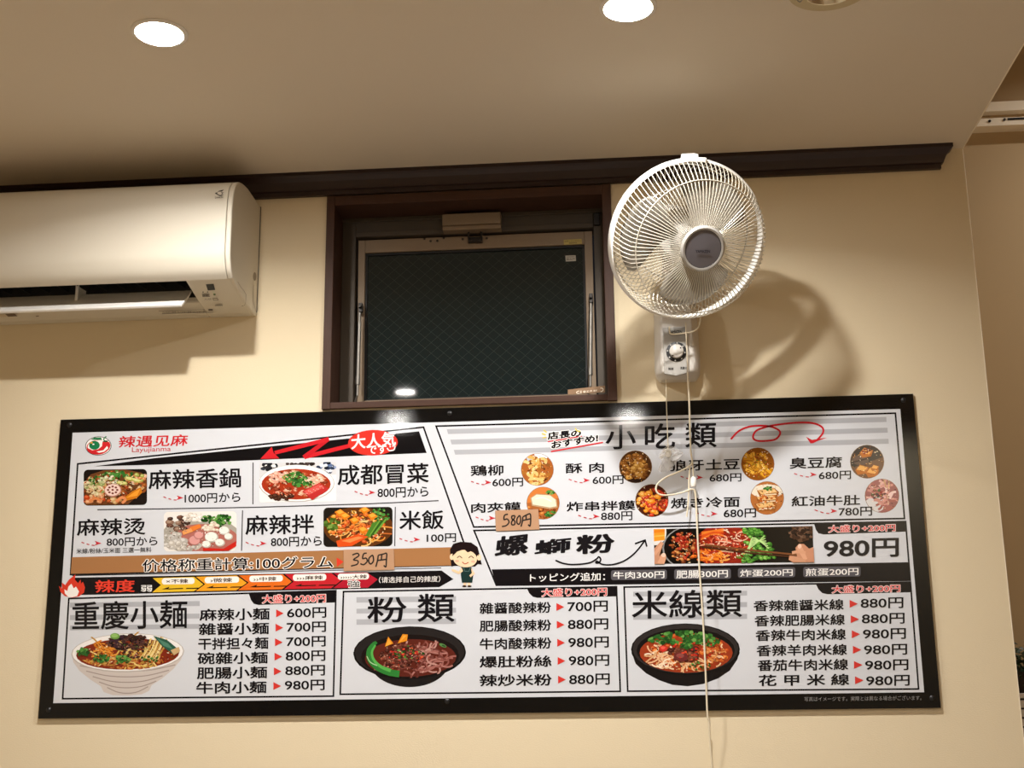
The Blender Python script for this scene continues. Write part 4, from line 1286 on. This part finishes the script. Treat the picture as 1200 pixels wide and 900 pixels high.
I, rnd = pic(8)                                           # wide picture with hands and chopsticks
I.clip = [(766, 620), (952, 616.6), (954, 658.8), (767, 661)]
I.poly([(760, 610), (960, 610), (960, 665), (760, 665)], '17130F')
I.ell(768, 624, 13, 15, 'DDD8D0')
for k in range(9): I.line([(764, 621 + k * 1.6), (779, 620 + k * 1.5)], 1.8, rnd.choice(['E8952A', 'D97A1E', 'F2B04A']))
I.ell(812, 642, 36, 26, '8A8A88'); I.ell(813, 642, 35, 25.4, '0E0C0B')
scatter(I, rnd, 44, 801, 641, 16, 18, [('7A3A1A', 'B06A34'), ('9A2E1E', 'C85A3A'), ('5A2A16', '8A4A2A'), ('C07A3E', 'DDA464')], 2.8)
scatter(I, rnd, 18, 800, 634, 9, 8, [('8E1E14', 'C24A30')], 2.6)
I.ell(848, 640, 34, 26, '8E2416')
scatter(I, rnd, 22, 828, 651, 16, 9, [('E8801E', 'F6AA50'), ('D9641A', 'F08A3A')], 3.2)
noodles(I, rnd, 40, 852, 636, 26, 17, ['E8A88A', 'C84A2E', 'F2C8AA', 'B02E1E', 'E06A4A'], 1.4)
noodles(I, rnd, 20, 842, 653, 20, 7, ['F08A2A', 'F8B060', 'E06A1A'], 1.4)
for k in range(5): I.curve([(822, 624 + k * 2), (836, 622 + k), (848, 620 + k * 2)], 1.6, rnd.choice(['E87A2A', 'F2A45A', 'D0521E']))
for cx, cy, rx, ry in ((884, 630, 12, 11), (892, 640, 12, 10), (898, 650, 10, 8), (876, 654, 12, 6), (880, 622, 9, 5)):
    scatter(I, rnd, 14, cx, cy, rx, ry, [('3E7A26', '6AAA42'), ('2E5E1E', '528E34'), ('5E9A38', '9ACC6A')], 3.6)
for k in range(6): I.curve([(868 + k * 2, 650), (882, 640 - k * 2), (896 + k, 628 + k * 3)], 1.0, 'BEE092')
scatter(I, rnd, 40, 940, 623, 14, 11, ['4A3020', '5E4230', '3A2418', '6E5240', '2A1A12'], 3.6)
speckle(I, rnd, 90, 804, 642, 17, 18, ['3A140C', 'E0A060', 'F0D8B0', 'B8301A', '6A2A14'], .8)
speckle(I, rnd, 120, 848, 640, 30, 22, ['5A120A', 'F4C8A8', 'E8682A', 'B8281A', 'F8E0C8', 'F09A4A'], .9)
I.line([(826, 638.6), (880, 645), (938, 650.6)], 2.2, '7A4A2A'); I.line([(822, 641), (880, 648.2), (940, 653.6)], 1.8, '4A2A18')
# printed right hand
I.poly([(932, 642), (936, 637.4), (942, 637.6), (948, 643), (956, 640), (956, 664), (934, 662), (924, 656), (925, 651), (934, 652)], 'C98E6E')
I.curve([(936, 641), (940, 648), (944, 656)], 7.5, 'DBA484', taper=(.9, .6)); I.ell(937, 640.4, 2.2, 2.6, 'EFC9B2', .4)
I.curve([(925, 654.6), (934, 655.6), (944, 658)], 4.4, 'D09876'); I.curve([(928, 647.8), (936, 646.8), (944, 648)], 3.4, 'D8A07E')
# printed left hand
I.poly([(764, 646), (771, 638), (775, 634), (776, 641), (773, 650), (776, 661), (764, 663)], 'C08A6C')
I.curve([(774, 661), (776.6, 655), (777.4, 650.4)], 8.0, 'D29C7C', taper=(1, .8)); I.ell(777.6, 650.6, 2.6, 2.4, 'EBC6B0')
I.curve([(767, 650), (772, 643), (776.4, 636)], 3.4, 'CF9A7A')
I.build('dish_picture', sec7)


def snack_pic(seed, cx, cy, r, bg, fn):
    I, rnd = pic(seed)
    I.ell(cx, cy, r + .6, r + .4, '8A6A4A')
    I.clip = circle(cx, cy, r)
    I.ell(cx, cy, r, r, bg)
    fn(I, rnd, cx, cy, r)
    if seed != 15: speckle(I, rnd, 70, cx, cy, r * .95, r * .95, ['4A2412', '6A3A1A', 'F0D8A8', 'D89A4A', '3A1A10', 'F8E8C8'], .7)
    I.build('dish_picture', sec6)

def strips(cols, w, n):
    def f(I, rnd, cx, cy, r):
        scatter(I, rnd, 20, cx, cy, r * .8, r * .8, ['6A3A1A', '8A5426'], 3)
        noodles(I, rnd, n, cx, cy, r * .85, r * 1.15, cols, w, 1.0)
    return f
def lumps(cols, s, n):
    def f(I, rnd, cx, cy, r): scatter(I, rnd, n, cx, cy + r * .08, r * .86, r * .8, cols, s)
    return f

def f_chicken(I, rnd, cx, cy, r):
    scatter(I, rnd, 10, cx - 3, cy - r * .75, r * .7, 4, ['E4E6E8', 'B8C0C8', 'F4F4F2'], 4)
    strips(['E0A85A', 'C98A3E', 'F0CC8A', 'A86A2A', 'EBC078'], 3.4, 30)(I, rnd, cx, cy + 2, r)
snack_pic(11, 629.7, 550.2, 18.6, 'A85E2A', f_chicken)
def f_pork(I, rnd, cx, cy, r):
    I.ell(cx, cy + r * .75, r, r * .4, '2A1A14')
    lumps([('A8702A', 'D09A4A'), ('8A5420', 'B47A38'), ('C08A3E', 'E4B86A'), ('6E3E18', '94602E')], 4, 60)(I, rnd, cx, cy - 1, r)
snack_pic(12, 744.8, 547, 18.8, '4A2C16', f_pork)
def f_potato(I, rnd, cx, cy, r):
    for _ in range(26):
        x, y = cx + rnd.uniform(-.8, .8) * r, cy + rnd.uniform(-.8, .8) * r; a = rnd.uniform(-1, 1.6)
        dx_, dy_ = 6 * math.cos(a), 6 * math.sin(a)
        I.line([(x - dx_, y - dy_), (x + dx_, y + dy_)], 5.0, 'A8661A'); I.line([(x - dx_ * .9, y - dy_ * .9 - .5), (x + dx_ * .9, y + dy_ * .9 - .5)], 3.4, rnd.choice(['E0A42A', 'F0BE48', 'D08E22', 'EBB03A']))
    scatter(I, rnd, 24, cx, cy, r * .8, r * .8, ['B8481A', '8A3A14', '6A8A2A'], 1.1)
snack_pic(13, 888, 543.8, 19, '8A4E16', f_potato)
def f_tofu(I, rnd, cx, cy, r):
    I.poly([(cx - 20, cy + 8), (cx + 20, cy - 6), (cx + 20, cy + 20), (cx - 20, cy + 20)], '6A4A32')
    I.ell(cx - 8, cy - 2, 10, 6, '5E4A40')
    for x, y, s in ((cx - 1, cy - 11, 8), (cx - 6, cy + 9, 8), (cx + 6, cy + 12, 8), (cx + 9, cy + 7, 5)):
        I.poly([(x - s, y + 1), (x - s * .3, y - s * .7), (x + s, y - s * .3), (x + s * .7, y + s * .6), (x - s * .6, y + s * .8)], 'B86A22')
        I.poly([(x - s * .8, y + .4), (x - s * .3, y - s * .6), (x + s * .8, y - s * .3), (x + s * .4, y + s * .3)], 'E8AC58')
    scatter(I, rnd, 8, cx - 1, cy - 12, 4, 3, ['6A1E12', '8E2E1A'], 1.8)
    I.line([(cx - 18, cy + 1), (cx + 2, cy - 4)], 1.4, '2A1A12')
snack_pic(14, 1016.2, 541, 19.4, '2E2622', f_tofu)
def f_bun(I, rnd, cx, cy, r):
    I.poly([(cx - 20, cy - 20), (cx + 20, cy - 20), (cx + 20, cy - 6), (cx - 20, cy)], 'D07A3A')
    lumps([('7A3A1A', 'A8602E'), ('5A2A14', '824620'), ('C06A2A', 'E09A54')], 3, 30)(I, rnd, cx - 2, cy + 7, r)
    I.poly([(cx - 13, cy + 3), (cx - 15, cy - 6), (cx - 8, cy - 11), (cx + 8, cy - 10), (cx + 16, cy - 4), (cx + 17, cy + 5), (cx + 8, cy + 7)], 'B99A74')
    I.poly([(cx - 12, cy + 1.6), (cx - 13.6, cy - 6), (cx - 7.6, cy - 10), (cx + 8, cy - 9), (cx + 14.6, cy - 4), (cx + 15.6, cy + 3.6), (cx + 8, cy + 5)], 'EFE2C6')
    I.curve([(cx - 9, cy - 5), (cx, cy - 6.4), (cx + 10, cy - 2)], 1.4, 'F8F2E2')
    herb(I, rnd, 14, cx + 10, cy + 13, 8, 3, 2); herb(I, rnd, 8, cx + 9, cy - 13, 6, 2, 2)
snack_pic(15, 636.4, 589.6, 18.8, 'A86232', f_bun)
snack_pic(16, 764, 586.6, 19, '4A1E12', lumps([('D0402A', 'EE7A58'), ('B8301E', 'DD5E40'), ('E0861E', 'F4B04A'), ('8A2414', 'B84A30'), ('E09A3A', 'F2C070')], 4.6, 44))
def f_roll(I, rnd, cx, cy, r):
    I.ell(cx, cy - 8, r, 8, 'E8DCC8')
    for k in range(3):
        y = cy - 7 + k * 8; sk = k * 1.2
        I.poly([(cx - 12 - sk, y - 2), (cx + 8 - sk, y - 5), (cx + 14 - sk, y), (cx + 12 - sk, y + 6), (cx - 8 - sk, y + 7)], '9A5A26')
        I.poly([(cx - 11 - sk, y - 2), (cx + 8 - sk, y - 4.4), (cx + 12 - sk, y + .4), (cx - 7 - sk, y + 2.6)], 'E4B878')
        I.curve([(cx - 7 - sk, y + 4), (cx + 2 - sk, y + 3), (cx + 11 - sk, y + 2.4)], 1.2, 'F0DCB8')
    scatter(I, rnd, 16, cx, cy + 4, 12, 10, ['B8581E', 'D07A34', '8A4418'], 1.8); herb(I, rnd, 10, cx + 1, cy - 11, 5, 2, 1.8)
snack_pic(17, 899, 583.6, 19.2, 'B06A34', f_roll)
def f_tripe(I, rnd, cx, cy, r):
    I.ell(cx - 8, cy + 10, 12, 9, 'D8D4D4')
    noodles(I, rnd, 36, cx, cy - 1, r * .8, r * 1.0, ['E0B0A8', 'C88A80', 'F0D0C8', 'A86258', 'D89A8E'], 2.6, 1.0)
    scatter(I, rnd, 14, cx - 4, cy - 2, 8, 7, ['4A2A3A', '5A3A2E', '8E2E24', '3E5A2A'], 1.9)
    I.line([(cx + 2, cy - 20), (cx + 5, cy - 9)], 1.4, 'C9A070'); I.line([(cx + 8, cy - 18), (cx + 8, cy - 9)], 1.4, 'D9B484')
snack_pic(18, 1033.6, 581, 19.6, '9A5E5A', f_tripe)

# ------------------------------------------------------------------ handwritten price slips taped over the print
def slip(quad, digits, yen, label, group='handwritten kraft price slips'):
    P4 = [at(u, v, -0.011) for u, v in quad]
    c = sum(P4, Vector()) / 4
    r = empty('price_slip', (c.x, -0.0110, c.z)); tag(r, label, 'price tag', group)
    b = MB(); k = 0.0007
    f = [Vector((p.x, -0.0114, p.z)) for p in P4]
    b.add(f + [p + Vector((0, k, 0)) for p in f], [(0, 1, 2, 3), (4, 5, 6, 7), (0, 1, 5, 4), (1, 2, 6, 5), (2, 3, 7, 6), (3, 0, 4, 7)])
    b.build('paper', M['tape'], r)
    I = Ink(0.01145, 1e-5)
    for s in digits: I.curve(s, 1.7, '1E1612', n=5)
    for s in yen: I.curve(s, 1.7, '1E1612', n=5) if len(s) > 2 else I.line(s, 1.7, '1E1612')
    I.build('handwriting', r, M['decal'])
    return r


slip([(402.6, 644.2), (461.4, 643.0), (462.2, 667.6), (402.8, 669.2)],
     [[(413, 650.5), (419, 648.6), (420.6, 651.4), (414.6, 656), (419.6, 657.4), (418.6, 661.4), (411.4, 663.4)],
      [(430, 648.4), (426.4, 649.2), (425.2, 654.6), (429.2, 654.2), (430.4, 658), (426.4, 661.8), (422.4, 660.6)],
      [(436.6, 650.6), (432.8, 654), (432.4, 658.8), (434.8, 661), (437.8, 657.4), (437.4, 652), (435.8, 650.6)]],
     [[(443.4, 650.8), (442.6, 656.8), (440.6, 664.4)], [(443.4, 650.8), (449.4, 649.4), (453.2, 648.8), (453, 656), (452.4, 664.2), (449.8, 662.6)], [(447.6, 649.8), (447, 656.4)], [(442.4, 657), (452.8, 655.6)]],
     'kraft price slip reading 350 on the brown bar of the menu board')
slip([(580.2, 598.4), (630.8, 596.6), (632.2, 620.4), (581.2, 622.4)],
     [[(595.4, 602.8), (591.4, 604), (590.8, 609), (594.4, 608.4), (596.6, 612), (593.4, 616), (588.2, 617.2)],
      [(603.6, 604.4), (600, 605), (600.2, 608.2), (603.4, 611), (603, 614.8), (600, 615), (599.6, 611.8), (602.6, 608), (603.8, 604.6)],
      [(608.6, 604.4), (606, 608), (606, 613), (608.4, 614.4), (610.2, 610.4), (609.6, 605.2), (608.4, 604.4)]],
     [[(612.6, 606), (612.4, 610.6), (610.6, 617.4)], [(612.6, 606), (618, 603.2), (621.4, 602.6), (622, 609), (621.2, 616.4), (619, 614.8)], [(616.6, 604), (616.6, 609)], [(612.4, 610.2), (621.4, 608.2)]],
     'kraft price slip reading 580 below the stuffed bun picture on the menu board')

# ------------------------------------------------------------------ wall fan
FC = at(805.3, 281.2, -0.325)                            # centre of the guard's rim
los = (FC - CAM).normalized()
rt = los.cross(Vector((0, 0, 1))).normalized(); up = rt.cross(los).normalized()
ta, phi = math.radians(24), math.radians(33)
NA = (-los * math.cos(ta) + (rt * math.cos(phi) - up * math.sin(phi)) * math.sin(ta)).normalized()   # fan axis, towards the room
e1 = (up - NA * up.dot(NA)).normalized(); e2 = NA.cross(e1).normalized() * -1                        # up and right on the guard
RG = 0.1905


def fp3(r, ang, h):                                      # polar on the fan: ang counter-clockwise from the right
    return FC + NA * h + (e2 * math.cos(ang) + e1 * math.sin(ang)) * r


fan = empty('wall_fan', at(793, 410, 0.0))
tag(fan, 'white wall-mounted fan with wire guard and pull cords beside the window', 'fan')
# control box
cx0, cx1 = at(766.3, 400, -0.045).x, at(821.0, 420, -0.045).x
zb1, zb0 = at(790, 360, -0.05).z, at(770, 436.5, -0.06).z
b = MB()
lev = [(zb1 + 0.05, 0.012, 0.048), (zb1, 0.004, 0.060), (zb0 + .02, 0.0, 0.066), (zb0, 0.003, 0.066)]
vs, fs = [], []
xm = (cx0 + cx1) / 2
for z, ins, dep in lev:
    w0, w1 = cx0 + ins, cx1 - ins
    vs += [(w0, 0, z), (w0, -dep * .55, z), (w0 + .016, -dep, z), (xm, -dep - .003, z - (.008 if z == zb0 else 0)), (w1 - .016, -dep, z), (w1, -dep * .55, z), (w1, 0, z)]
n = 7
for i in range(3):
    for k in range(n - 1): fs.append((i * n + k, i * n + k + 1, (i + 1) * n + k + 1, (i + 1) * n + k))
    fs.append((i * n + n - 1, i * n, (i + 1) * n, (i + 1) * n + n - 1))
fs.append(list(range(n)))
k0 = len(vs)
vs += [(cx0 + .012, 0, zb0 - .013), (cx0 + .014, -.030, zb0 - .013), (cx0 + .026, -.045, zb0 - .014), (xm, -.048, zb0 - .017), (cx1 - .026, -.045, zb0 - .014), (cx1 - .014, -.030, zb0 - .013), (cx1 - .012, 0, zb0 - .013)]
for k in range(n - 1): fs.append((3 * n + k, 3 * n + k + 1, k0 + k + 1, k0 + k))
fs.append((3 * n + n - 1, 3 * n, k0, k0 + n - 1))
fs.append([k0 + k for k in range(n)])
b.add(vs, fs)
box = b.build('control_box', M['fan_body'], fan, bevel=0.003, smooth=True)
PY = -0.0705
def fb(u, v, y=PY): return at(u, v, y)
b = MB()
pl = [fb(776.5, 384), fb(803.5, 382.5), fb(805.5, 437), fb(792.6, 440.6), fb(778.5, 438)]
b.add([(p.x, PY, p.z) for p in pl] + [(p.x, PY + .008, p.z) for p in pl], [(0, 1, 2, 3, 4), (5, 6, 7, 8, 9)] + [(i, (i + 1) % 5, 5 + (i + 1) % 5, 5 + i) for i in range(5)])
plate_ = b.build('control_plate', M['silver'], box, bevel=.0015)
dc = fb(792.6, 412.4)
dc = Vector((dc.x, PY, dc.z))
b = MB(); b.lathe([(0, 0), (.0255, 0), (.0255, .002), (.018, .003), (0, .003)], dc, (0, -1, 0), 36)
dial = b.build('dial', M['black_plastic'], box, smooth=True)
b = MB(); b.lathe([(.0178, 0.002), (.0172, .012), (.0160, .013), (0, .013)], dc, (0, -1, 0), 32)
b.build('dial_knob', M['fan_body'], box, smooth=True)
I = Ink(0.0005, 2e-5, (Vector((0, PY - .003, 0)), Vector((0, -1, 0))))
for k in range(8):
    a = math.pi / 4 * k + .1; x, y = 792.4 + 10.2 * math.cos(a), 412.2 + 10.3 * math.sin(a)
    I.ell(x, y, .9, 1.0, 'C9C6C0', n=8)
I.build('dial_marks', box, M['decal'])
I = Ink(0.0005, 2e-5, (Vector((0, PY - .013, 0)), Vector((0, -1, 0))))
I.ell(797.6, 407.6, .9, .9, '2A2622', n=10); I.ell(788.2, 416.8, .9, .9, '2A2622', n=10)
I.build('knob_marks', box, M['decal'])
I = Ink(0.0005, 2e-5, (Vector((0, PY, 0)), Vector((0, -1, 0))))
I.text('首振', 783, 430.6, 789.4, 433.6, '2A2622', .02, slope=0); I.text('風量切', 797.2, 429.8, 805, 432.8, '2A2622', .02, slope=0)
I.line([(783, 383), (783.2, 391), (787, 393.4), (797, 393), (802.4, 390.6), (802.4, 383)], .7, '8A8680')
I.poly([(789, 383.4), (802, 383), (802.2, 388.6), (789.6, 387.2)], '93918C')
I.text('YAMAZEN', 784.2, 387.2, 799.2, 390.4, '24211E', .03, slope=0)
I.build('control_print', box, M['decal'])
# arm and motor
MC = FC - NA * 0.105
b = MB()
b.tube(spline([(xm, -0.018, zb1 + .02), (xm, -.022, zb1 + .09), (MC.x, -.045, MC.z - .045), tuple(MC + Vector((0, .012, -.02)))]), 0.022, 16)
b.build('arm', M['fan_body'], fan, smooth=True)
b = MB()
b.lathe([(0, -.062), (.030, -.060), (.050, -.050), (.060, -.030), (.063, .0), (.060, .030), (.050, .048), (.022, .052), (.0, .052)], MC, NA, 40)
b.build('motor_housing', M['fan_body'], fan, smooth=True)
# guards
def wires(n, prof, r, rot=0.0):
    b = MB()
    for k in range(n):
        a = 2 * math.pi * k / n + rot
        b.tube([fp3(rr, a + tw, h) for rr, h, tw in prof], r, 5)
    return b
WR = 0.00102
b = wires(104, [(.050, .098, 0), (.090, .0965, 0), (.130, .092, 0), (.152, .085, 0), (.165, .074, .0), (.176, .052, -.02), (.184, .025, -.05), (.187, .004, -.07)], WR)
for rr, h in ((.156, .0845),):
    b.tube([fp3(rr, 2 * math.pi * k / 72, h) for k in range(72)], .0013, 6, closed=True)
b.build('front_guard', M['wire'], fan, smooth=True)
b = wires(90, [(.056, -.078, 0), (.10, -.076, 0), (.145, -.068, 0), (.165, -.056, 0), (.178, -.035, .02), (.186, -.006, .06)], WR)
for rr, h in ((.058, -.079), (.110, -.0765), (.172, -.048)):
    b.tube([fp3(rr, 2 * math.pi * k / 72, h) for k in range(72)], .0018, 6, closed=True)
b.lathe([(.035, -.083), (.058, -.081), (.058, -.077), (.035, -.077)], FC, NA, 40, close=True)
b.build('rear_guard', M['wire'], fan, smooth=True)
b = MB()
b.lathe([(.1865, .010), (.1900, .009), (.1918, .004), (.1918, -.014), (.1900, -.019), (.1865, -.020), (.1855, -.004)], FC, NA, 96, close=True)
b.build('guard_rim', M['white_plastic'], fan, smooth=True)
b = MB()
cl = [fp3(.190, math.radians(90) + d, h) for h in (-.012, .010) for d in (-.10, .10)] + [fp3(.203, math.radians(90) + d, h) for h in (-.012, .010) for d in (-.085, .085)]
b.add(cl, [(0, 1, 3, 2), (4, 5, 7, 6), (0, 1, 5, 4), (2, 3, 7, 6), (0, 2, 6, 4), (1, 3, 7, 5)])
cl = [fp3(.186, math.radians(86) + d, h) for h in (.004, .014) for d in (-.12, .12)] + [fp3(.197, math.radians(86) + d, h) for h in (.004, .014) for d in (-.12, .12)]
b.add(cl, [(0, 1, 3, 2), (4, 5, 7, 6), (0, 1, 5, 4), (2, 3, 7, 6), (0, 2, 6, 4), (1, 3, 7, 5)])
b.build('guard_clip', M['white_plastic'], fan, bevel=.002)
b = MB()
b.lathe([(.0, .100), (.043, .1005), (.0445, .104), (.049, .1045), (.0535, .101), (.0545, .095), (.050, .092), (0, .092)], FC, NA, 56)
badge = b.build('hub_badge', M['silver'], fan, smooth=True)
b = MB(); b.lathe([(0, .1012), (.0432, .1012), (.0438, .1028), (0, .1036)], FC, NA, 48)
b.build('badge_face', M['badge'], badge, smooth=True)
b = MB(); b.lathe([(.0432, .1012), (.0452, .1012), (.0452, .1040), (.0432, .1034)], FC, NA, 48, close=True)
b.build('badge_ring', M['black_plastic'], badge, smooth=True)
I = Ink(0.0009, 2e-5, (FC + NA * .1036, NA))
I.text('YAMAZEN', 815.2, 292.9, 832.2, 296.5, '3E3A40', .05, slope=0)
I.build('badge_lettering', badge, M['decal'])
# blades
b = MB(); b.lathe([(0, -.045), (.030, -.045), (.032, .010), (.026, .020), (0, .022)], FC, NA, 32)
b.build('blade_hub', M['silver'], fan, smooth=True)
for a0 in (45, 160, 272):
    b = MB()
    nr, na = 8, 12
    vs, fs = [], []
    for i in range(nr + 1):
        t = i / nr
        r_ = .028 + (.162 - .028) * t
        wd = math.radians(17 + 25 * math.sin(min(1, t * 1.25) * math.pi * .55)) * (1 if t < .85 else 1 - (t - .85) * 1.2)
        for k in range(na + 1):
            s = k / na * 2 - 1
            a = math.radians(a0) + s * wd + t * .22
            h = -.012 - s * (.020 - .006 * t)
            vs.append(fp3(r_ * (1 - .05 * s * s * (t > .9)), a, h))
    for i in range(nr):
        for k in range(na):
            p = i * (na + 1) + k
            fs.append((p, p + 1, p + na + 2, p + na + 1))
    b.add(vs, fs)
    o = b.build('blade', M['blade'], fan, smooth=True)
    sol = o.modifiers.new('thickness', 'SOLIDIFY'); sol.thickness = .0018
# cords
def cpt(u, v, y): return tuple(at(u, v, y))
b = MB(); b.tube(spline([cpt(821, 372, -.10), cpt(819, 383, -.11), cpt(812, 388.4, -.105), cpt(800, 390.6, -.092), cpt(787, 391.6, -.085), cpt(784.6, 388, -.08), cpt(784.4, 383, -.076)]), .0019, 8)
b.build('motor_cable', M['cord'], fan, smooth=True)
b = MB()
b.tube(spline([cpt(803.4, 378, -.11), cpt(804.4, 400, -.098), cpt(806, 440, -.088), cpt(807.6, 470, -.075), cpt(808.6, 505, -.060), cpt(809.6, 530, -.050), cpt(811, 542, -.046), cpt(805, 548, -.044), cpt(793, 554, -.044),
               cpt(780, 559.6, -.044), cpt(770, 568, -.044), cpt(769.4, 576, -.044), cpt(776, 580.2, -.044), cpt(788, 579.6, -.044), cpt(800, 577, -.042), cpt(811, 573.4, -.040), cpt(814.6, 578, -.038), cpt(816.2, 600, -.036), cpt(818.6, 650, -.034), cpt(824, 730, -.032), cpt(827.4, 800, -.030), cpt(829, 838, -.028), cpt(831, 846, -.026), cpt(832, 870, -.020), cpt(835, 905, -.014), cpt(838, 960, -.008)], 8),
       [.0013] * 8 * 2 + [.0022] * (8 * 23 + 1), 8)
b.build('power_cord', M['cord'], fan, smooth=True)
b = MB(); b.tube(spline([cpt(811.4, 542, -.043), cpt(812.4, 555, -.040), cpt(812.6, 562, -.039)]), .0018, 8)
b.tube(spline([cpt(808.4, 548, -.041), cpt(807.4, 565, -.040), cpt(806.8, 585, -.038), cpt(804.8, 605.6, -.036)]), .0020, 8)
b.build('cord_tail', M['cord'], fan, smooth=True)
p = at(812.6, 564.6, -.040)
b = MB(); b.lathe([(0, .013), (.005, .012), (.0072, .007), (.0074, -.006), (.0058, -.012), (0, -.013)], p, (0.04, 0, 1), 18)
b.build('cord_clamp', M['white_plastic'], fan, smooth=True)
b = MB(); b.tube(spline([cpt(780.4, 441, -.038), cpt(781, 470, -.036), cpt(782, 500, -.034), cpt(782.6, 526, -.033)]), .0011, 8)
b.build('pull_cord', M['cord'], fan, smooth=True)

# ------------------------------------------------------------------ knotted plastic bag on the pull cord
rnd = random.Random(5)
bp = at(783, 530, -.033)
bg = empty('plastic_bag', bp); tag(bg, 'small clear plastic bag knotted on the thin pull cord below the fan', 'plastic bag')
def sheet(pts_px, seed):
    r_ = random.Random(seed); b = MB()
    for ring in pts_px:
        c0 = at(*ring[0], -.033); vs = [Vector((c0.x, c0.y, c0.z))]
        for k in range(1, 4):
            for u, v in ring[1:]:
                q = at(ring[0][0] + (u - ring[0][0]) * k / 3 + r_.uniform(-.8, .8), ring[0][1] + (v - ring[0][1]) * k / 3 + r_.uniform(-.6, .6), -.033 + r_.uniform(-.006, .006))
                vs.append(q)
        n_ = len(ring) - 1
        fs = [(0, 1 + k, 1 + (k + 1) % n_) for k in range(n_)]
        for j in range(2):
            for k in range(n_):
                k2 = (k + 1) % n_
                fs.append((1 + j * n_ + k, 1 + j * n_ + k2, 1 + (j + 1) * n_ + k2, 1 + (j + 1) * n_ + k))
        b.add(vs, fs)
    return b
b = sheet([[(783, 529), (773, 532), (771, 537), (776, 538.6), (772, 550), (773.6, 553.4), (783, 553), (789, 546), (795, 538), (801, 531), (797, 528.6), (791, 524), (783, 522), (777, 526)],
           [(782, 533), (771.6, 535.6), (775, 540), (782, 539), (789, 536), (794, 532), (788, 526), (778, 527)]], 3)
b.build('bag_film', M['bag'], bg)
b = MB(); b.lathe([(0, .010), (.004, .009), (.0075, .002), (.0085, -.005), (.006, -.011), (0, -.013)], bp, (0, 0, 1), 14)
b.tube(spline([cpt(777, 530, -.04), cpt(781, 526.6, -.044), cpt(786, 530, -.044), cpt(784, 535, -.044), cpt(778, 534, -.042), cpt(774.6, 537, -.038)]), .0016, 6)
b.tube(spline([cpt(782, 523, -.035), cpt(779.6, 520.6, -.035), cpt(781.6, 518, -.035), cpt(783.8, 520.6, -.035), cpt(783, 524, -.035)]), .0012, 6)
b.build('knot', mat('bag_knot', 'EFEAE0', .25, alpha=.8), bg, smooth=True)

# ------------------------------------------------------------------ far right: slatted divider with a plant on it
sy0, sy1 = 0.22, 0.44
sx0, sx1 = EDGE_X + .015, 1.95
zt = at(1196, 812.5, sy0).z
dv = empty('slatted_divider', ((sx0 + sx1) / 2, (sy0 + sy1) / 2, 0)); tag(dv, 'pale slatted divider cabinet in the side space past the wall corner', 'divider')
b = MB(); b.box(sx0 + .012, sx1 - .012, sy0 + .02, sy1, 0, zt - .01); b.build('core', M['pot'], dv)
b = MB(); b.box(sx0, sx1, sy0 - .005, sy1 + .005, zt - .012, zt); b.build('top_board', M['slat'], dv, bevel=.002)
b = MB()
z = zt - .035
while z > zt - .30:
    b.box(sx0, sx1, sy0, sy0 + .018, z, z + .018); b.box(sx0, sx0 + .011, sy0 + .018, sy1, z, z + .018); z -= .0225
b.build('slats', M['slat'], dv)
pc = Vector((sx0 + .12, (sy0 + sy1) / 2, zt))
ppl = empty('potted_plant', pc); tag(ppl, 'dark green leafy plant standing on the slatted divider', 'plant')
b = MB(); b.lathe([(0, 0), (.045, 0), (.055, .05), (.056, .055), (.050, .055), (.048, .045), (0, .045)], pc, (0, 0, 1), 24); b.build('pot', M['pot'], ppl, smooth=True)
rnd = random.Random(8)
b = MB()
for _ in range(240):
    a = rnd.uniform(0, 6.28); r_ = .095 * math.sqrt(rnd.random()); h = rnd.uniform(.02, .125)
    c = pc + Vector((r_ * math.cos(a), r_ * .9 * math.sin(a), h))
    d = Vector((math.cos(a) + rnd.uniform(-.6, .6), math.sin(a) + rnd.uniform(-.6, .6), rnd.uniform(-.3, .9))).normalized()
    s = d.cross(Vector((rnd.uniform(-1, 1), rnd.uniform(-1, 1), 1))).normalized()
    L, w = rnd.uniform(.018, .032), rnd.uniform(.006, .011)
    nrm = s.cross(d)
    b.add([c, c + d * L * .4 + s * w, c + d * L - nrm * .006, c + d * L * .4 - s * w, c + d * L * .45 + nrm * .003], [(0, 1, 4), (1, 2, 4), (2, 3, 4), (3, 0, 4)])
for k in range(10):
    a = k * .63
    b.tube([pc + Vector((0, 0, .04)), pc + Vector((.04 * math.cos(a), .04 * math.sin(a), .08)), pc + Vector((.07 * math.cos(a), .07 * math.sin(a), .10))], .002, 5)
b.build('foliage', M['leaf'], ppl)
